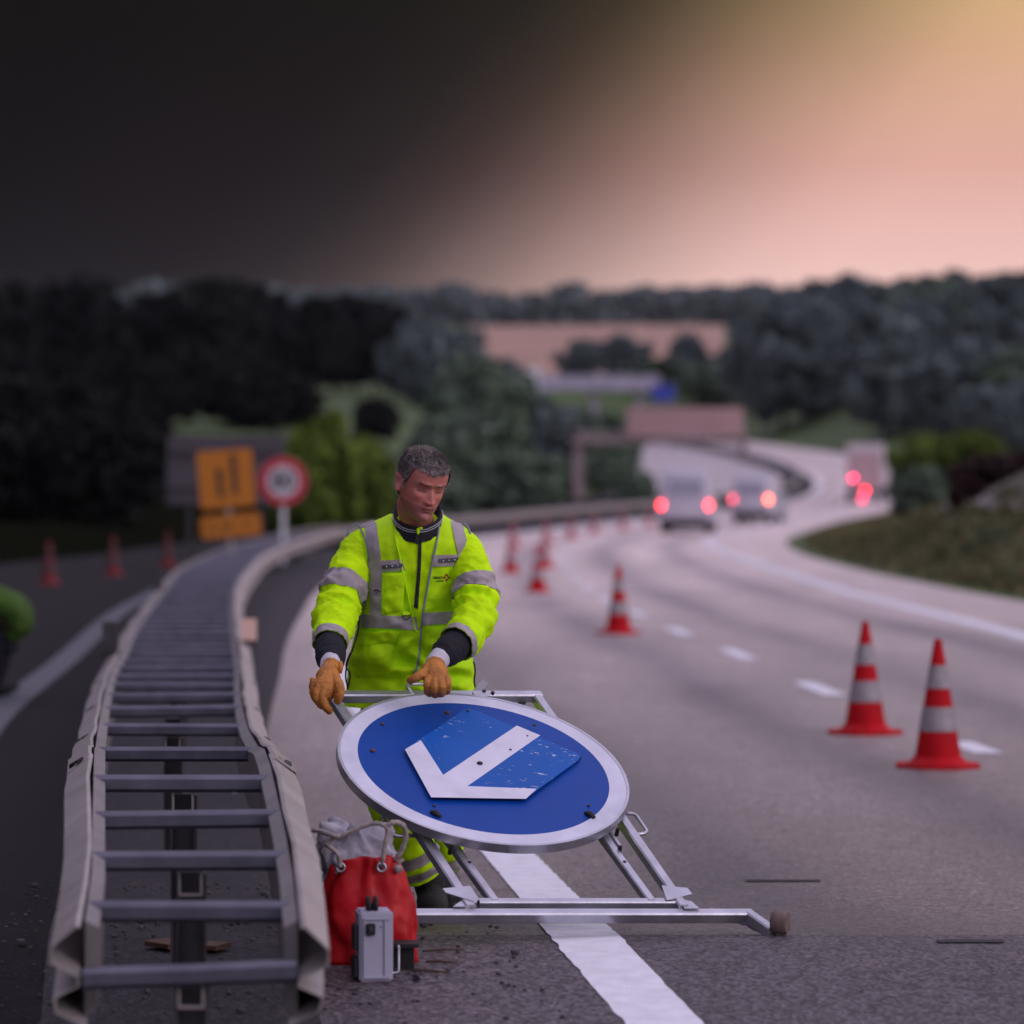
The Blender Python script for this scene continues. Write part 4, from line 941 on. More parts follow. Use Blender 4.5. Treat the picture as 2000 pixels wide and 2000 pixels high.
def crv(pts, n):
    """Catmull-Rom through tuples (any length) -> n+1 samples"""
    pts = [np.array(p, float) for p in pts]; out = []; m = len(pts)-1
    for i in range(n+1):
        u = i/n*m; k = min(int(u), m-1); t = u-k
        a, b, c, d = pts[max(k-1, 0)], pts[k], pts[k+1], pts[min(k+2, m)]
        if k == 0: a = 2*b-c
        if k == m-1: d = 2*c-b
        out.append(.5*((2*b)+(c-a)*t+(2*a-5*b+4*c-d)*t*t+(3*b-a-3*c+d)*t**3))
    return out
def sweep(pts, n=60, seg=40, disp=None, off=0.0, t0=0.0, t1=1.0, up=V((0, -1, .2)), ends=True):
    """pts: (x,y,z,r) ; returns rings"""
    c = crv(pts, 160); L_ = [V(p[:3]) for p in c]; rings = []; U = up
    fr = []
    for i, p in enumerate(L_):
        d = (L_[min(i+1, 160)]-L_[max(i-1, 0)]).normalized(); U = (U-d*U.dot(d)).normalized(); fr.append((p, d, U.copy(), d.cross(U), float(c[i][3])))
    for j in range(n+1):
        t = t0+(t1-t0)*j/n; f = t*160; i = min(int(f), 159); q = f-i
        p = fr[i][0].lerp(fr[i+1][0], q); u = fr[i][2].lerp(fr[i+1][2], q).normalized(); w = fr[i][3].lerp(fr[i+1][3], q).normalized(); r = fr[i][4]*(1-q)+fr[i+1][4]*q
        ring = []
        for k in range(seg):
            a = 2*PI*k/seg; dd = disp(t, a) if disp else 0
            ring.append(p+(u*math.cos(a)+w*math.sin(a))*(r+dd+off))
        rings.append(ring)
    return rings
def build_rings(rings, name, m, par, cap=False, thick=0.0):
    n = len(rings[0]); b = MB(); vs = [p for r in rings for p in r]
    fs = [(i*n+k, i*n+(k+1) % n, (i+1)*n+(k+1) % n, (i+1)*n+k) for i in range(len(rings)-1) for k in range(n)]
    if cap: fs += [tuple(range(n-1, -1, -1)), tuple(range((len(rings)-1)*n, len(rings)*n))]
    b.add(vs, fs); o = b.build(name, m, par, smooth=True); return o
def join_rings(b, rings):
    n = len(rings[0]); vs = [p for r in rings for p in r]
    b.add(vs, [(i*n+k, i*n+(k+1) % n, (i+1)*n+(k+1) % n, (i+1)*n+k) for i in range(len(rings)-1) for k in range(n)]+[tuple(range(n-1, -1, -1)), tuple(range((len(rings)-1)*n, len(rings)*n))])
def remesh(b, name, m, par, vox, smooth=0, post=None):
    me = bpy.data.meshes.new(name); me.from_pydata(b.v, [], b.f); me.update(); o = bpy.data.objects.new(name, me); C.objects.link(o)
    bm = bmesh.new(); bm.from_mesh(me); bmesh.ops.recalc_face_normals(bm, faces=bm.faces); bm.to_mesh(me); bm.free()
    r = o.modifiers.new('r', 'REMESH'); r.mode = 'VOXEL'; r.voxel_size = vox
    if smooth: s = o.modifiers.new('s', 'SMOOTH'); s.factor = .5; s.iterations = smooth
    dg = bpy.context.evaluated_depsgraph_get(); ev = bpy.data.meshes.new_from_object(o.evaluated_get(dg)); o.modifiers.clear()
    o.data = ev; ev.name = name; ev.materials.clear(); ev.materials.append(m); ev.polygons.foreach_set('use_smooth', [True]*len(ev.polygons))
    if par: o.parent = par; o.matrix_parent_inverse = Matrix.Translation(-par.location)
    bpy.data.meshes.remove(me); return o
# ---- head -------------------------------------------------------------
hf = spline([(0, .058), (.010, .078), (.022, .083), (.038, .0815), (.052, .084), (.065, .0835), (.08, .083), (.098, .082), (.116, .080), (.130, .085), (.142, .089), (.160, .089), (.178, .084), (.198, .068), (.214, .043), (.223, .020), (.227, .001)])
hbk = spline([(0, -.030), (.012, -.010), (.03, .015), (.05, .045), (.07, .070), (.1, .090), (.14, .099), (.175, .094), (.2, .074), (.216, .044), (.224, .02), (.227, .001)])
hw = spline([(0, .020), (.008, .032), (.018, .041), (.032, .050), (.05, .0585), (.075, .0655), (.10, .070), (.13, .0745), (.16, .0755), (.18, .070), (.2, .055), (.215, .035), (.224, .014), (.227, .001)])
g2 = lambda x, z, cx, cz, sx, sz: math.exp(-((x-cx)/sx)**2-((z-cz)/sz)**2)
def feat(x, z):
    ax = abs(x); d = 0.0
    d -= .0150*g2(ax, z, .031, .1175, .0175, .0125)                      # sockets
    d += .0065*g2(ax, z, .031, .1155, .0125, .0085)                     # lids over the eyeballs
    d -= .0035*g2(ax, z, .031, .1090, .013, .0020)                      # closing line
    d += .0035*g2(ax, z, .031, .1225, .014, .003)
    d += .0075*g2(ax, z, .027, .1355, .020, .0065)                      # brow ridge
    d -= .0045*g2(x, z, 0, .124, .010, .008)                            # nasion
    if .060 < z < .134:
        t = (.128-z)/.05
        ridge = .004+.0225*max(0, min(1, t))**1.05 if z > .078 else .0265*math.exp(-((.078-z)/.0065)**2)
        wd = .0072+.0048*max(0, min(1, t)); d += ridge*math.exp(-(x/wd)**2)*(1 if z < .124 else max(0, (.134-z)/.010))
    d += .0105*g2(ax, z, .0135, .0775, .0062, .0070)                    # wings
    d -= .0030*g2(ax, z, .0075, .0705, .0038, .0025)                    # nostrils
    d += .0042*g2(x, z, 0, .0585, .024, .0075)                          # muzzle
    d -= .0018*g2(x, z, 0, .0640, .0032, .004)
    d += .0030*g2(x, z, 0, .0555, .0185, .0030)                         # upper lip
    d -= .0052*g2(x, z, 0, .0512, .0225, .0016)                         # mouth line
    d += .0046*g2(x, z, 0, .0462, .0165, .0036)                         # lower lip
    d -= .0040*g2(x, z, 0, .0365, .018, .0045)
    d += .0060*g2(x, z, 0, .0190, .0175, .0120)                         # chin
    d += .0058*g2(ax, z, .047, .093, .015, .013)                        # cheekbone
    d -= .0042*g2(ax, z, .040, .066, .010, .018)                        # nasolabial / hollow
    d -= .0018*g2(ax, z, .0235+.0*z, .066-.3*(ax-.0235), .0028, .013)
    for zz in (.152, .161): d -= .0009*g2(x, z, 0, zz+.0015*math.sin(x*90), .035, .0013)
    d -= .0012*g2(x, z, .004, .134, .0016, .008)+.0012*g2(x, z, -.004, .134, .0016, .008)
    return d
def head_pt(th, z, off=0.0):
    s, c = math.sin(th), math.cos(th); w = hw(z); e = 2.25
    if c >= 0:
        f = hf(z); q = (abs(s)**e+abs(c)**e)**(-1/e); x = w*q*s; y = -f*q*c
        y -= feat(x, z)*min(1, max(0, (c-.12)/.35))
    else:
        bk = hbk(z); q = (abs(s)**2.1+abs(c)**2.1)**(-1/2.1); x = w*q*s; y = -bk*q*c
    r = math.hypot(x, y)+1e-6
    return V((x*(1+off/r), y*(1+off/r), z+(off*.8 if z > .19 else 0)))
KD = 545.0
HEADC = P(822, 946, 13.42); HS = 1.06
HR = Matrix.Rotation(math.radians(7), 3, 'Y')@Matrix.Rotation(math.radians(29), 3, 'Z')@Matrix.Rotation(math.radians(15), 3, 'X')
def HX(p): return HEADC+HR@((V(p)-V((0, .005, .112)))*HS)
HRi = HR.inverted()
def HXi(p): return (HRi@(V(p)-HEADC))/HS+V((0, .005, .112))
wk = empty('person', G(830, 1787), 'man in bright yellow reflective jacket and tan gloves holding the blue sign', 'person')
body = MB()
hr = []
for i in range(121):
    z = .227*(i/120); hr.append([HX(head_pt(2*PI*k/150, z)) for k in range(150)])
join_rings(body, hr)
for sx in (-1, 1):   # ears
    er = []
    for i in range(13):
        t = i/12; zz = .082+.060*t; dp = .0185*math.sin(PI*min(1, .12+t*.82))**.6*(.72+.4*t)
        ring = []
        for k in range(16):
            a = 2*PI*k/16; ring.append(HX(V((sx*(.0705+.009+.0055*math.cos(a)+.007*max(-.3, math.sin(a))-.0065*(math.cos(a) > .3)*math.exp(-((t-.5)/.22)**2)*(abs(math.sin(a)) < .75)), .016+.004*(t-.5)*6+dp*.86*math.sin(a), .082+.056*t))))
        er.append(ring)
    join_rings(body, er)
# neck, trunk, arms, legs under the clothes
nk = P(815, 1022, 13.55)
join_rings(body, sweep([(*HX((0, .020, .085)), .050), (*HX((0, .022, .03)), .058), (nk.x, nk.y, nk.z, .062), (nk.x-.01, nk.y+.03, nk.z-.10, .075)], 20, 30))
J = lambda px, py, D, r: (*P(px, py, D), r)
join_rings(body, sweep([J(815, 1035, 13.58, .07), J(812, 1080, 13.61, .095), J(806, 1180, 13.66, .098), J(800, 1290, 13.72, .098), J(800, 1380, 13.76, .10), J(802, 1440, 13.77, .10)], 40, 36))
armL = [J(752, 1066, 13.61, .035), J(720, 1078, 13.59, .040), J(671, 1150, 13.49, .042), J(650, 1215, 13.40, .042), J(647, 1262, 13.27, .036), J(646, 1300, 13.14, .027)]
armR = [J(864, 1064, 13.61, .035), J(892, 1078, 13.59, .040), J(927, 1148, 13.50, .042), J(930, 1200, 13.42, .042), J(890, 1252, 13.30, .035), J(852, 1292, 13.20, .027)]
for a in (armL, armR): join_rings(body, sweep(a, 40, 20))
legR = [J(766, 1400, 13.76, .08), J(768, 1490, 13.62, .070), J(785, 1600, 13.58, .055), J(820, 1700, 13.62, .042), J(838, 1750, 13.66, .038)]
legL = [J(846, 1400, 13.78, .08), J(866, 1490, 13.70, .070), J(872, 1600, 13.75, .055), J(874, 1690, 13.95, .042), J(874, 1735, 14.05, .038)]
for a in (legR, legL): join_rings(body, sweep(a, 40, 20))
# hands (inside the gloves) as short palms and five fingers
def hand(b, palm, fingers, k=1.0, n=9):
    for p in palm: b.ball(P(*p[:3]), p[3]*k, 14, p[4] if len(p) > 4 else (1, 1, 1))
    for i in range(len(palm)-1):
        a, c = palm[i], palm[i+1]; join_rings(b, sweep([(*P(*a[:3]), a[3]*k*.9), (*P(*c[:3]), c[3]*k*.9)], 6, 14))
    for f, r in fingers:
        q = [P(*p) for p in f]; rr = [r*k*(1-.07*i) for i in range(len(q))]; join_rings(b, sweep([(*p, r_) for p, r_ in zip(q, rr)], 22, 12)); b.ball(q[-1], rr[-1]*1.0, 10)
handL = ([(646, 1303, 13.13, .027), (641, 1324, 13.05, .034, (1, .8, 1)), (634, 1346, 13.00, .034, (1, .8, 1))],
 [([(634, 1340, 12.98), (630, 1362, 12.965), (636, 1380, 12.97), (643, 1388, 13.0)], .0135),
  ([(625, 1338, 12.99), (619, 1358, 12.97), (627, 1376, 12.985), (638, 1380, 13.02)], .0135),
  ([(618, 1332, 13.01), (613, 1351, 12.99), (620, 1368, 13.01), (632, 1370, 13.04)], .013),
  ([(614, 1326, 13.03), (611, 1341, 13.02), (615, 1355, 13.04), (626, 1360, 13.07)], .0115),
  ([(652, 1320, 13.03), (662, 1337, 12.985), (664, 1353, 12.975), (660, 1368, 12.985)], .0145)])
handR = ([(852, 1293, 13.19, .027), (848, 1312, 13.11, .035, (1.1, .8, .9)), (854, 1330, 13.05, .033, (1.15, .8, .8))],
 [([(838, 1322, 13.04), (835, 1338, 13.02), (836, 1352, 13.04), (842, 1354, 13.08)], .0125),
  ([(849, 1328, 13.03), (848, 1344, 13.01), (849, 1355, 13.04), (853, 1354, 13.08)], .013),
  ([(861, 1328, 13.03), (862, 1343, 13.01), (862, 1354, 13.04), (864, 1352, 13.08)], .013),
  ([(871, 1322, 13.05), (874, 1336, 13.02), (873, 1348, 13.05), (872, 1348, 13.09)], .012),
  ([(836, 1308, 13.09), (822, 1318, 13.05), (810, 1325, 13.04), (801, 1329, 13.06)], .014)])
for h_ in (handL, handR): hand(body, *h_, k=.8)
bo = remesh(body, 'body', M['skin'], wk, .0031, 1)
# skin tone per vertex
me = bo.data; co = np.empty(len(me.vertices)*3); me.vertices.foreach_get('co', co); co = co.reshape(-1, 3)
Rn = np.array(HRi); lc = ((co-np.array(HEADC))@Rn.T)/HS+np.array([0, .005, .112])
x, y, z = lc.T; ax = np.abs(x)
G2 = lambda a, b, ca, cb, sa, sb: np.exp(-((a-ca)/sa)**2-((b-cb)/sb)**2)
tone = np.tile(np.array([.54, .185, .150]), (len(co), 1)); fr_ = (y < -.01)
def blend(m, c): 
    global tone
    m = np.clip(m, 0, 1)[:, None]; tone = tone*(1-m)+np.array(c)*m
rsn = np.random.RandomState(2).rand(len(co))
blend(.45*fr_*G2(ax, z, .042, .085, .022, .018), (.58, .14, .115)); blend(.5*fr_*G2(x, z, 0, .082, .014, .014), (.60, .14, .12))
blend(.42*(z < .062)*(z > -.02)*(ax < .075)*(y < .02), (.22, .085, .08)); blend(.35*(z < .062)*(z > 0)*fr_*(rsn > .6), (.12, .07, .07))
blend(.95*fr_*(np.exp(-((z-.1365-.10*(ax-.028)*(ax > .02)+1.2*(ax-.030)**2)/.0042)**2))*(ax > .011)*(ax < .050)*(.65+.35*rsn), (.035, .022, .020))
blend(.9*fr_*np.exp(-((z-.0512-.5*x*x)/.0021)**2)*(ax < .024), (.075, .018, .02))
blend(.75*fr_*np.exp(-((z-.0552)/.0032)**2)*(ax < .020), (.27, .062, .06)); blend(.7*fr_*np.exp(-((z-.0465)/.0036)**2)*(ax < .018), (.33, .085, .08))
blend(.9*fr_*np.exp(-((z-.1098-4*(ax-.031)**2)/.0030)**2)*(ax > .017)*(ax < .046), (.014, .008, .008))
blend(.40*fr_*G2(ax, z, .031, .1165, .015, .006), (.25, .075, .07))
blend(.30*fr_*G2(ax, z, .031, .104, .014, .0045), (.28, .085, .085))
blend(.8*fr_*G2(ax, z, .0075, .0700, .0036, .0022), (.05, .015, .015))
att = me.color_attributes.new('tone', 'FLOAT_COLOR', 'POINT'); att.data.foreach_set('color', np.concatenate([tone, np.ones((len(co), 1))], 1).astype(np.float32).ravel())
# ---- hair
def in_hair(th, z):
    a = abs((th+PI) % (2*PI)-PI)                      # 0 front .. pi back
    j = .004*nz(th*6, z*60)
    if a < .55: lim = .180-.006*math.cos(a*3)+.003*math.sin(th*9)
    elif a < 1.0: lim = .180+(a-.55)*.012
    elif a < 1.18: lim = .185-(a-1.0)*.22
    elif a < 1.42: lim = .143-(a-1.18)*.15 if a < 1.28 else .105
    elif a < 1.95: lim = .140
    else: lim = .125-min(1, (a-1.95)/.35)*.070
    return z+j > lim
hb_ = MB(); nT, nZ = 150, 110; ids = {}
for i in range(nZ+1):
    z = .045+(.2269-.045)*i/nZ
    for k in range(nT):
        th = 2*PI*k/nT; p = head_pt(th, z, .0075+.0035*nz(th*5, z*55, 2)+.002*nz(th*22, z*160)); ids[i, k] = len(hb_.v); hb_.v.append(tuple(HX(p)))
for i in range(nZ):
    for k in range(nT):
        if in_hair(2*PI*(k+.5)/nT, .045+(.2269-.045)*(i+.5)/nZ): hb_.f.append((ids[i, k], ids[i, (k+1) % nT], ids[i+1, (k+1) % nT], ids[i+1, k])); hb_.m.append(0)
hb_.f.append(tuple(ids[nZ, k] for k in range(nT))); hb_.m.append(0)
rnd = random.Random(5)
for _ in range(9500):
    th = rnd.uniform(0, 2*PI); z = .05+.177*rnd.random()**.75
    if not in_hair(th, z): continue
    p = head_pt(th, z, .005); p2 = head_pt(th, z, .012)
    nrm = (p2-p).normalized(); a = abs((th+PI) % (2*PI)-PI)
    flow = V((nrm.x*.2+rnd.uniform(-.35, .35), -.9*max(0, (z-.14)/.08), -.55 if z < .2 else .05))
    ln = (.017 if z > .18 else .011)*rnd.uniform(.6, 1.2); d = (nrm*1.0+flow*.7).normalized(); w = d.cross(nrm).normalized()*.0012
    q0 = HX(p-w); q1 = HX(p+w); q2 = HX(p+d*ln+w*.2); o_ = len(hb_.v); hb_.v += [tuple(q0), tuple(q1), tuple(q2)]; hb_.f.append((o_, o_+1, o_+2)); hb_.m.append(1 if rnd.random() < .42+.3*(z < .15) else 0)
hb_.build('hair', [M['hair_dark'], M['hair_grey']], wk, smooth=True)
# ---- torso surface -----------------------------------------------------
TT = [(1420, 668, 934, .150, 13.78), (1380, 668, 932, .150, 13.76), (1345, 673, 927, .150, 13.74), (1300, 677, 924, .147, 13.71), (1250, 688, 910, .143, 13.68), (1200, 700, 897, .138, 13.65), (1150, 704, 900, .138, 13.62), (1100, 700, 912, .140, 13.60), (1065, 694, 921, .138, 13.59), (1042, 696, 918, .124, 13.595), (1028, 710, 906, .104, 13.60), (1018, 730, 886, .086, 13.61), (1010, 748, 872, .070, 13.62), (1004, 760, 864, .055, 13.63)]
zs = [HC-(t[0]-Y0)/KD for t in TT]
tcx = spline([(z, ((t[1]+t[2])/2-CX)/KD) for z, t in zip(zs, TT)]); tw = spline([(z, (t[2]-t[1])/2/KD) for z, t in zip(zs, TT)])
td = spline([(z, t[3]) for z, t in zip(zs, TT)]); ty = spline([(z, t[4]) for z, t in zip(zs, TT)])
hx, hz = (845-CX)/KD, HC-(1318-Y0)/KD
def fold(x, z):
    d = math.hypot(x-hx, z-hz); a = math.atan2(z-hz, x-hx)
    f = .0130*math.sin(a*9+2.4*nz(x*9, z*9, 1))*sst(.02, .10, d)*(1-sst(.20, .40, d))
    f += .0135*nz(x*7+z*4, z*11-x*5, 4)*(.40+.60*(1-sst(1.05, 1.2, z)))+.0048*nz(x*26+z*12, z*30-x*18, 9)
    f += .0065*math.sin((z*1.3+x*.9)*55+3*nz(x*6, z*6))*(1-sst(.90, 1.04, z))*sst(-.62, -.45, x)
    return f
_f0 = fold
def ridge(a, b, c): return max(0, 1-abs(nz(a, b, c))*3.2)**2
def fold(x, z):
    k = .35+.65*(1-sst(1.02, 1.18, z)); d = math.hypot(x-hx, z-hz)
    return _f0(x, z)+k*(.0065*ridge(x*5+z*6, z*7-x*9, 2.2)+.0045*ridge(x*11-z*7, z*12+x*6, 7.7))*sst(.03, .1, d)
def TS(x, z, off=0.0):
    u = max(-.985, min(.985, (x-tcx(z))/tw(z))); e = 2.5
    yy = ty(z)-td(z)*(1-abs(u)**e)**(1/e); return V((x, yy-fold(x, z)-off, z))
def TP(px, py, off=0.0):
    y = 13.5
    for _ in range(3):
        x = (px-CX)/F*y; z = HC-(py-Y0)/F*y; y = TS(x, z, off).y
    return V(((px-CX)/F*y, y, HC-(py-Y0)/F*y))
def torso_rings(z0, z1, n, seg, off):
    rings = []
    for i in range(n+1):
        z = z0+(z1-z0)*i/n; e = 2.5; r = []
        for k in range(seg):
            a = 2*PI*k/seg; ca, sa = math.cos(a), math.sin(a); q = (abs(ca)**e+abs(sa)**e)**(-1/e); x = tcx(z)+(tw(z)+off)*q*ca
            y = ty(z)+(td(z)+off)*q*sa
            if sa < 0: y -= fold(x, z)*min(1, -sa*2.2)
            else: y += fold(x+3, z)*sa
            r.append(V((x, y, z)))
        rings.append(r)
    return rings
zb, zt = HC-(1385-Y0)/KD, HC-(1004-Y0)/KD
build_rings(torso_rings(zb, zt, 150, 170, 0), 'vest', M['hv_vest'], wk)
def patch(quad, off, m, name, nu=14, nv=14, th=.003, puff=0.0, wav=0.0, par=None):
    """quad of photo points TL TR BR BL laid on the torso as a thin piece of cloth"""
    q = [V((*p, 0)) for p in quad]; g = []
    for j in range(nv+1):
        for i in range(nu+1):
            u, v = i/nu, j/nv; p = q[0].lerp(q[1], u).lerp(q[3].lerp(q[2], u), v)
            pf = puff*(math.sin(PI*u)*math.sin(PI*v))**.5 if puff else 0
            g.append(TP(p.x, p.y+wav*math.sin(u*7), off+th+pf+puff*.5*nz(p.x*.05, p.y*.05)))
    b = MB(); n = nu+1; nn = len(g)
    back = [V((p.x, p.y+th+.012+pf_, p.z)) for p, pf_ in ((p, puff) for p in g)]
    b.add(g+back, [])
    fs = [(j*n+i, j*n+i+1, (j+1)*n+i+1, (j+1)*n+i) for j in range(nv) for i in range(nu)]
    rim = [i for i in range(n)]+[j*n+nu for j in range(1, nv+1)]+[nv*n+i for i in range(nu-1, -1, -1)]+[j*n for j in range(nv-1, 0, -1)]
    fs += [(rim[k], rim[(k+1) % len(rim)], nn+rim[(k+1) % len(rim)], nn+rim[k]) for k in range(len(rim))]
    b.f = fs; b.m = [0]*len(fs); return fixn(b.build(name, m, par or wk, smooth='auto'))
def seam(pts, off, r, m, name, n=40):
    c = crv([(*p,) for p in pts], n); b = MB(); b.tube([TP(p[0], p[1], off) for p in c], r, 7); return b.build(name, m, wk, smooth=True)
# jacket front showing in the open vest, zip, collar
patch([(771, 1048), (855, 1048), (843, 1105), (784, 1105)], .000, M['hv_fleece'], 'jacket_front', 14, 12)
patch([(784, 1104.6), (843, 1104.6), (829, 1180), (800, 1180)], .000, M['hv_fleece'], 'jacket_front', 12, 14)
patch([(800, 1179.6), (829, 1179.6), (818, 1236), (813, 1236)], .000, M['hv_fleece'], 'jacket_front', 8, 14)
seam([(764, 1010), (771, 1048), (784, 1105), (800, 1180), (813, 1236)], .006, .0032, M['hv_vest'], 'vest_edge')
seam([(859, 1012), (855, 1048), (843, 1105), (829, 1180), (823, 1222), (820, 1262), (815, 1300), (807, 1322)], .006, .0040, M['piping'], 'vest_edge')
seam([(818, 1232), (819, 1262), (813, 1302), (806, 1330)], .004, .0030, M['hv_vest'], 'vest_edge')
patch([(817, 1052), (824, 1052), (822, 1110), (815, 1110)], .004, M['zip'], 'zip', 3, 14)
patch([(815, 1109.7), (822, 1109.7), (816.5, 1190), (808, 1186)], .004, M['zip'], 'zip', 3, 14)
# collar
cr = []; ncx = P(814, 1018, 13.50)
for i in range(15):
    t = i/14; r = []
    for k in range(72):
        a = 2*PI*k/72; fx = -math.cos(a)                      # 1 at the back, -1 at the front
        rx = .089+.002*t; ry = .093
        zz = HC-(((1057-(1-(-fx))*11) if True else 0)-Y0)/KD+t*(.050+.034*(1+fx)/2)
        base = V((ncx.x+.002+rx*math.sin(a)*(1-.05*t)+.004*nz(math.sin(a)*2, math.cos(a)*2, t*3), 13.535+ry*fx, zz))
        r.append(base+V((0, 0, .040*(1+fx)/2)))
    cr.append(r)
cin = [[V((p.x*1, p.y, p.z)) for p in cr[-1]]]; cc_ = sum(cr[-1], V())/72
cr2 = cr+[[cc_+(p-cc_)*.955+V((0, 0, .002)) for p in cr[-1]], [cc_+(p-cc_)*.90-V((0, 0, .003)) for p in cr[-1]], [cc_+(p-cc_)*.86-V((0, 0, .05)) for p in cr[-1]]]
col_o = build_rings(cr2, 'collar', M['navy'], wk)
for t_, nm in ((12, 'collar_stripe'), (10, 'collar_stripe')):
    b = MB(); pp = []
    for k in list(range(72))+[0]:
        p = cr[t_][k]; c0 = sum(cr[t_], V())/72; pp.append(c0+(p-c0)*1.018)
    b.tube(pp, .0014, 6, cap=False); o_ = b.build(nm, M['glove_cuff'], wk, smooth=True)
b = MB(); z0 = cr[14][0]; z1 = cr[0][0]; b.bar(V(z0)+V((.003, -.007, .002)), V(z1)+V((0, -.008, -.006)), .012, .004, up=(0, -1, 0)); b.build('zip', M['zip'], wk)
b = MB(); b.ball(V(z0)+V((.004, -.012, -.010)), .009, 10, (.7, .5, 1.4)); b.ball(V(z0)+V((.013, -.012, .0)), .006, 8, (1.4, .6, .8)); b.build('zip_pull', M['hv_fleece'], wk, smooth=True)
# reflective tape
tp = M['tape']
for q in ([(698, 1026), (727, 1015), (735, 1021), (712, 1030)], [(712, 1029), (735, 1020.5), (745, 1098), (723, 1100)], [(723, 1099), (745, 1097), (746.5, 1192), (722.5, 1194)],
          [(720, 1097), (785, 1092.5), (791.5, 1115), (721, 1119.5)], [(880, 1016), (904, 1024), (919, 1083), (895, 1083)], [(843, 1084.5), (922, 1082), (919, 1104.5), (843, 1107)],
          [(899, 1104), (918, 1104), (907, 1146), (892, 1163)], [(705, 1200), (812, 1205), (818, 1231), (706, 1225)], [(825.5, 1197), (891, 1194), (888, 1217), (823.5, 1222)],
          [(721, 1192), (747, 1192), (747, 1203), (722, 1203)]):
    patch(q, .0035, tp, 'reflective_tape', 16, 14, .0022)
# flashing LED strips, pockets, ring, badge
M['led'] = mat('led_strip', (.075, .075, .10), .5); M['lens'] = mat('lens', (.75, .75, .72), .2)
for q, ls_ in (([(746, 1104.5), (785, 1100.5), (786, 1107), (746.5, 1111.5)], ((755, 1107), (766, 1105.5), (777, 1104))), ([(857.5, 1091.5), (897.5, 1089), (897.7, 1096.5), (857.7, 1099.5)], ((866, 1095.5), (877, 1094.5), (888, 1093.5)))):
    o_ = patch(q, .009, M['led'], 'light_strip', 12, 4, .003)
    for px, py in ls_:
        b = MB(); b.ball(TP(px, py, .0135), .0026, 8); l_ = b.build('lens', M['lens'], None, smooth=True); l_.parent = o_; l_.matrix_parent_inverse = Matrix.Identity(4); l_.location = -V(wk.location)+V(wk.location)
patch([(746, 1121), (791.5, 1118), (787, 1192), (745, 1200)], .006, M['hv_vest'], 'chest_pocket', 18, 22, .004, puff=.016)
patch([(748, 1122), (789.5, 1119), (789, 1147), (752, 1155)], .018, M['hv_vest'], 'pocket_flap', 16, 12, .004, puff=.006)
patch([(705, 1233), (780, 1234), (772, 1256), (701, 1262)], .010, M['hv_vest'], 'pocket_flap', 20, 10, .004, puff=.008, wav=2)
patch([(701, 1255), (770, 1255), (760, 1322), (690, 1320)], .004, M['hv_vest'], 'lower_pocket', 20, 18, .004, puff=.012)
patch([(832, 1226), (868, 1222), (852, 1262), (828, 1268)], .004, M['hv_vest'], 'lower_pocket', 12, 12, .004, puff=.006)
b = MB(); pts = [TP(793+7.5*math.cos(a), 1202-8*math.sin(a)*-1, .016) for a in [PI*k/14 for k in range(15)]]; b.tube(pts+[pts[0]], .0022, 7); b.build('d_ring', M['zip'], wk, smooth=True)
b = MB(); b.bar(TP(787, 1198, .014), TP(800, 1200, .014), .004, .016, up=(0, 0, 1)); b.build('ring_strap', M['hv_vest'], wk)
b = MB(); cc2 = [TP(735+5.6*math.cos(2*PI*k/20), 1157+6*math.sin(2*PI*k/20), .0085) for k in range(21)]; b.tube(cc2, .0007, 5, cap=False)
b.build('round_badge', M['navy'], wk)
for px, py in ((733, 1153.5), (737, 1153.5), (741, 1155), (735, 1158)):
    b = MB(); b.ball(TP(px, py, .0085), .0034, 8, (1, .3, .8)); b.build('badge_mark', M['navy'], wk, smooth=True)
def badge_text(body_, px, py, size, m, nm):
    cu = bpy.data.curves.new(nm, 'FONT'); cu.body = body_; cu.size = size; cu.align_x = 'CENTER'; cu.align_y = 'CENTER'; cu.offset = size*.03; cu.extrude = .0005
    t = bpy.data.objects.new(nm, cu); C.objects.link(t); dg = bpy.context.evaluated_depsgraph_get(); me_ = bpy.data.meshes.new_from_object(t.evaluated_get(dg)); bpy.data.objects.remove(t)
    me_.transform(Matrix.Rotation(PI/2, 4, 'X')); c = TP(px, py, 0)
    for v in me_.vertices: w_ = V((c.x+v.co.x, 0, c.z+v.co.z)); s_ = TS(w_.x, w_.z, .0035+(-v.co.y)*1.0); v.co = s_
    me_.materials.clear(); me_.materials.append(m); o_ = bpy.data.objects.new(nm, me_); C.objects.link(o_); o_.parent = wk; o_.matrix_parent_inverse = Matrix.Translation(-wk.location)
badge_text('VINCI', 855.5, 1128.5, .0125, M['navy'], 'badge_name'); 
M['emblem_red'] = mat('emblem_red', (.35, .01, .02), .6)
patch([(852, 1134), (867, 1133.6), (867, 1135.2), (852, 1135.6)], .0025, M['navy'], 'badge_line', 6, 2, .0012)
for dx, dy in ((0, -4.6), (0, 4.6), (-4.6, 0), (4.6, 0)):
    patch([(872.5+dx-2, 1128+dy-2), (872.5+dx+2, 1128+dy-2), (872.5+dx+2, 1128+dy+2), (872.5+dx-2, 1128+dy+2)], .0025, M['emblem_red'], 'emblem', 2, 2, .0015)
# armhole edges
seam([(678, 1046), (683, 1031), (697, 1024), (706, 1036), (713, 1052), (718, 1074), (720, 1100), (719, 1140), (712, 1190)], .003, .0034, M['piping'], 'armhole_edge')
seam([(904, 1022), (914, 1030), (921, 1050), (925, 1074), (921, 1100), (912, 1130), (898, 1160), (894, 1190)], .003, .0034, M['piping'], 'armhole_edge')
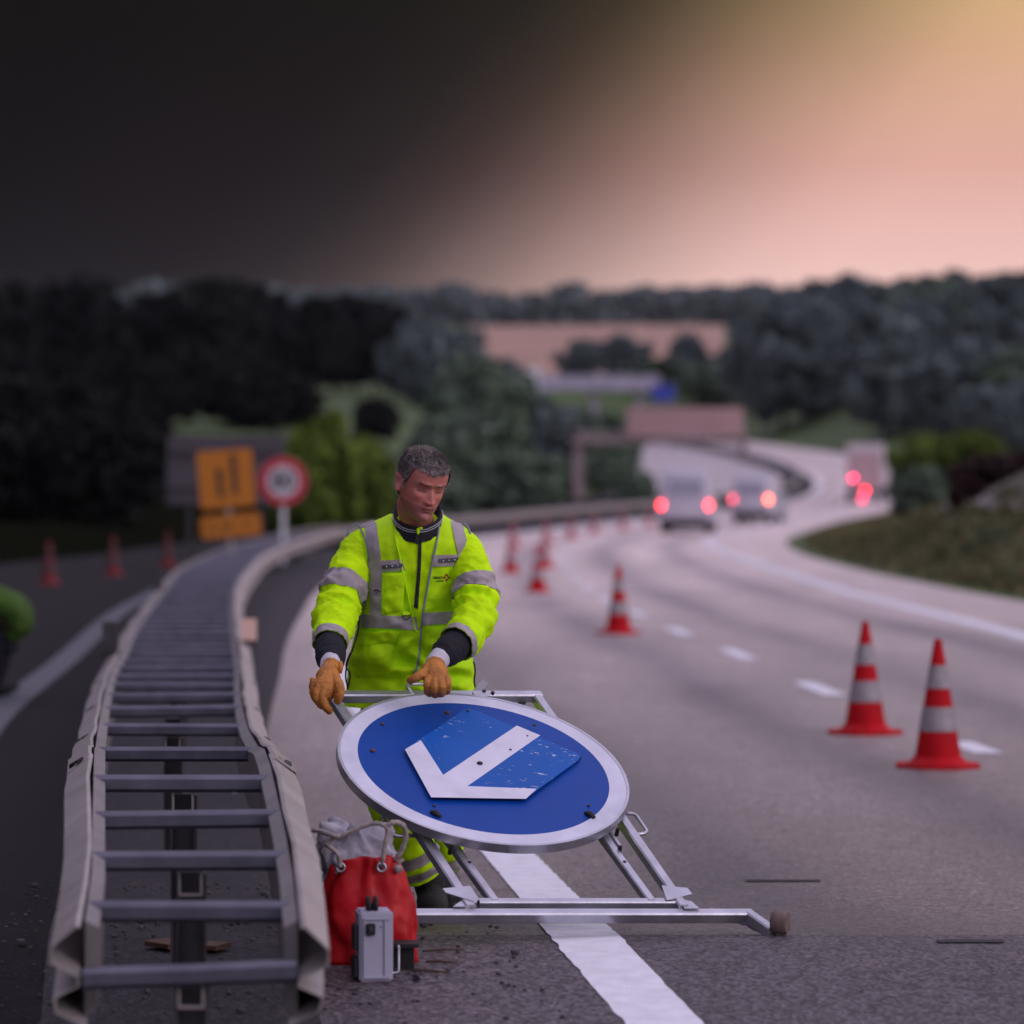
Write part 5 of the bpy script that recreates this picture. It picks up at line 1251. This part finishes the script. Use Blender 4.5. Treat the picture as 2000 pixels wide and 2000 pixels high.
# ---- sleeves
def sl_disp(seed, el):
    def f(t, a):
        e = math.exp(-((t-el)/.16)**2)
        rg_ = (.0075*ridge(t*8+math.cos(a)*.8, math.cos(a+t*5)*1.6+seed, math.sin(a+t*5)*1.6)+.004*ridge(t*17, math.cos(a)*2+seed, math.sin(a)*2))*(.38+.65*e)
        return rg_+.0062*nz(t*17, math.cos(a)*1.5+seed, math.sin(a)*1.5)*(.6+1.4*e)+.0075*e*math.sin(t*62+2.2*math.cos(a+seed)+3*nz(t*7, math.cos(a), math.sin(a)+seed))+.003*nz(t*45, math.cos(a)*3, math.sin(a)*3+seed)+.0065*math.sin(t*26+seed+1.4*math.sin(a))*sst(.62, .8, t)*(1-sst(.86, .95, t))
    return f
slL = [J(752, 1052, 13.60, .045), J(716, 1069, 13.585, .072), J(691, 1100, 13.55, .072), J(671, 1150, 13.49, .075), J(657, 1200, 13.42, .075), J(648, 1232, 13.34, .067), J(645, 1258, 13.27, .056)]
slR = [J(868, 1050, 13.60, .045), J(896, 1069, 13.585, .070), J(915, 1100, 13.55, .070), J(928, 1150, 13.50, .072), J(928, 1200, 13.43, .073), J(911, 1240, 13.34, .068), J(892, 1258, 13.28, .062)]
for pts, sd, side in ((slL, .7, 'L'), (slR, 3.9, 'R')):
    ds = sl_disp(sd, .60)
    build_rings(sweep(pts, 130, 64, ds), 'sleeve', M['hv_fleece'], wk)
    rb = sweep(pts, 14, 64, ds, .0035, .445, .545); build_rings(rb, 'sleeve_band', tp, wk)
    rb = sweep(pts, 12, 64, ds, .0035, .930, 1.0); build_rings(rb, 'cuff_band', tp, wk)
cfL = [J(645, 1250, 13.29, .050), J(645, 1268, 13.24, .053), J(646, 1285, 13.20, .052), J(647, 1300, 13.16, .040)]
cfR = [J(898, 1252, 13.30, .052), J(885, 1264, 13.27, .055), J(870, 1276, 13.24, .052), J(860, 1284, 13.22, .040)]
for pts, sd in ((cfL, 1), (cfR, 2)):
    build_rings(sweep(pts, 30, 44, lambda t, a: .0035*nz(t*9, math.cos(a)*2, math.sin(a)*2+sd)), 'knit_cuff', M['navy'], wk, cap=True)
gcL = [J(646, 1290, 13.17, .036), J(645, 1302, 13.14, .036), J(644, 1314, 13.11, .035)]; gcR = [J(862, 1282, 13.225, .038), J(855, 1291, 13.195, .038), J(849, 1301, 13.165, .036)]
for pts in (gcL, gcR): build_rings(sweep(pts, 12, 36), 'glove_cuff', M['glove_cuff'], wk, cap=True)
for h_, nm in ((handL, 'glove'), (handR, 'glove')):
    gb = MB(); hand(gb, *h_, k=1.30); o_ = remesh(gb, nm, M['glove'], wk, .0028, 2)
    m_ = o_.data
    for v in m_.vertices:
        c = v.co; v.co = c+v.normal*(.0022*nz(c.x*55, c.y*55, c.z*55)+.0012*nz(c.x*140, c.y*140, c.z*140))
b = MB(); b.tube([P(663, 1315, 13.06), P(666, 1302, 13.06), P(665, 1293, 13.07)], [.008, .009, .007], 10); b.build('glove_tab', M['glove'], wk, smooth=True)
# draw cords hanging at the sides of the vest
for pts in ([(703, 1200), (700, 1230), (690, 1265), (680, 1290), (675, 1320), (680, 1346)], [(686, 1248), (694, 1225), (701, 1212)], [(684, 1275), (676, 1300), (684, 1318), (679, 1345)]):
    b = MB(); c = crv([(*P(x_q, y_q, 13.52),) for x_q, y_q in pts], 24); b.tube([V(p) for p in c], .0032, 6); b.build('draw_cord', M['zip'], wk, smooth=True)
b = MB(); c = crv([(*P(x_q, y_q, 13.56),) for x_q, y_q in ((925, 1292), (928, 1310), (926, 1330), (929, 1346))], 12); b.tube([V(p) for p in c], .0035, 6); b.build('draw_cord', M['zip'], wk, smooth=True)
# ---- trousers and boots
def tr_disp(sd):
    return lambda t, a: .009*nz(t*10, math.cos(a)*1.4+sd, math.sin(a)*1.4)+.006*math.sin(t*48+2.5*math.sin(a+sd))*sst(.5, .75, t)+.003*nz(t*30, math.cos(a)*3, math.sin(a)*3+sd)
trR = [J(772, 1370, 13.73, .125), J(768, 1450, 13.66, .120), J(776, 1540, 13.58, .112), J(788, 1610, 13.57, .103), J(808, 1665, 13.59, .085), J(826, 1708, 13.62, .078)]
trL = [J(842, 1370, 13.75, .125), J(860, 1450, 13.72, .115), J(862, 1540, 13.72, .098), J(862, 1610, 13.78, .085), J(866, 1660, 13.88, .074), J(868, 1695, 13.96, .068)]
for pts, sd in ((trR, 1.2), (trL, 4.4)):
    ds = tr_disp(sd); o_ = build_rings(sweep(pts, 110, 60, ds), 'trouser_leg', M['hv_fleece'], wk, cap=True)
    for t0, t1 in ((.78, .86), (.895, .97)): rb = build_rings(sweep(pts, 10, 60, ds, .004, t0, t1), 'trouser_band', tp, wk)
for (px, py, D, dy) in ((843, 1787, 13.60, 0), (871, 1768, 14.02, 0)):
    c = G(px, py); c = V(((px-CX)/F*D, D, gz(D)+.008)); bt = MB()
    join_rings(bt, sweep([(c.x-.02, c.y+.03, c.z+.19, .058), (c.x-.01, c.y+.03, c.z+.12, .060), (c.x, c.y+.03, c.z+.05, .050)], 14, 22))
    for q, r_, sc in (((0, .05, .045), .050, (1, 1.3, .9)), ((.003, -.03, .048), .055, (1.05, 1.4, .95)), ((.006, -.10, .044), .055, (1.05, 1.2, .85)), ((.008, -.15, .042), .050, (1, 1, .85))): bt.ball(c+V(q), r_, 16, sc)
    bt.box(c+V((.004, -.05, .012)), (.105, .30, .02)); remesh(bt, 'boot', M['rubber'], wk, .005, 4)

# ---------------------------------------------------------------- second worker, crouching on the closed road at the left edge
wy = 30.0; wz = gz(wy)+.01
w2 = empty('person', (-4.3, wy, wz), 'crouching worker in a yellow jacket coloured dark green as in shade, at the left edge, beyond the guardrail', 'person')
Q = lambda x, dy, z, r: (x, wy+dy, wz+z, r)
b2 = MB()
join_rings(b2, sweep([Q(-4.52, 0, .42, .13), Q(-4.46, -.05, .62, .12), Q(-4.40, -.10, .85, .12), Q(-4.37, -.12, .98, .07), Q(-4.35, -.14, 1.05, .05)], 20, 20))
b2.ball((-4.33, wy-.16, wz+1.13), .10, 16, (.78, .95, 1.15))
for dy in (-.12, .12):
    join_rings(b2, sweep([Q(-4.52, dy*.6, .40, .08), Q(-4.25, dy-.05, .48, .075), Q(-4.02, dy-.08, .50, .06), Q(-4.06, dy-.05, .28, .052), Q(-4.12, dy, .08, .04)], 24, 14))
    join_rings(b2, sweep([Q(-4.40, dy*1.4-.1, .88, .05), Q(-4.14, dy*1.6-.12, .74, .042), Q(-3.97, dy-.12, .58, .036), Q(-3.94, dy-.12, .44, .030)], 20, 12))
    b2.ball((-3.95, wy+dy-.12, wz+.40), .045, 10, (.8, .8, 1.2))
    b2.ball((-4.06, wy+dy, wz+.05), .040, 10, (2.0, .8, .8))
rb2 = remesh(b2, 'body', mat('plain_skin', (.40, .15, .12), .6), w2, .012, 2)
M['coat_shaded'] = mat('coat_shaded', (.035, .085, .004), .9, var=.2, scale=8)  # yellow jacket cloth with shade painted in as dark green
rg = sweep([Q(-4.54, 0, .34, .16), Q(-4.49, -.04, .55, .175), Q(-4.43, -.09, .80, .18), Q(-4.39, -.12, .95, .13), Q(-4.37, -.13, 1.0, .08)], 40, 40, lambda t, a: .02*nz(t*6, math.cos(a)*2, math.sin(a)*2))
build_rings(rg, 'jacket', M['coat_shaded'], w2, cap=True)
for dy in (-.14, .14):
    rg = sweep([Q(-4.42, dy*1.3-.08, .92, .08), Q(-4.20, dy*1.5-.12, .80, .098), Q(-3.95, dy*1.2-.14, .70, .105), Q(-3.88, dy-.14, .58, .095), Q(-3.93, dy-.12, .46, .06)], 40, 30, lambda t, a: .014*nz(t*8, math.cos(a)*2, math.sin(a)*2+dy*9))
    build_rings(rg, 'sleeve', M['coat_shaded'], w2, cap=True)
    rg = sweep([Q(-4.50, dy*.7, .38, .11), Q(-4.25, dy-.05, .48, .10), Q(-4.02, dy-.08, .50, .085), Q(-4.06, dy-.05, .28, .075), Q(-4.12, dy, .10, .07)], 30, 24)
    build_rings(rg, 'trouser_leg', M['navy'], w2, cap=True)
for dy in (-.12, .12):
    b = MB(); b.ball((-4.05, wy+dy, wz+.055), .075, 14, (1.9, .8, .72)); b.ball((-4.13, wy+dy, wz+.12), .085, 12, (.8, .8, 1.0)); remesh(b, 'boot', M['rubber'], w2, .012, 2)
for dy in (-.12, .12):
    b = MB(); b.ball((-3.95, wy+dy-.12, wz+.40), .062, 12, (.8, .8, 1.2)); b.build('glove', M['navy'], w2, smooth=True)
# ---------------------------------------------------------------- dusk haze
hm = bpy.data.materials.new('haze'); hm.use_nodes = True; ht = hm.node_tree; ht.nodes.clear()
pv = N('ShaderNodeVolumePrincipled', ht); pv.inputs['Color'].default_value = (.80, .86, 1.0, 1); pv.inputs['Density'].default_value = .00006; pv.inputs['Anisotropy'].default_value = .82
L(pv.outputs[0], N('ShaderNodeOutputMaterial', ht).inputs['Volume'], ht)
hb0 = MB(); hb0.box((0, 830, 34), (4860, 1900, 78)); ho = hb0.build('haze', hm, kind='stuff'); ho['label'] = 'thin even dusk haze filling the valley air'; ho['category'] = 'haze'
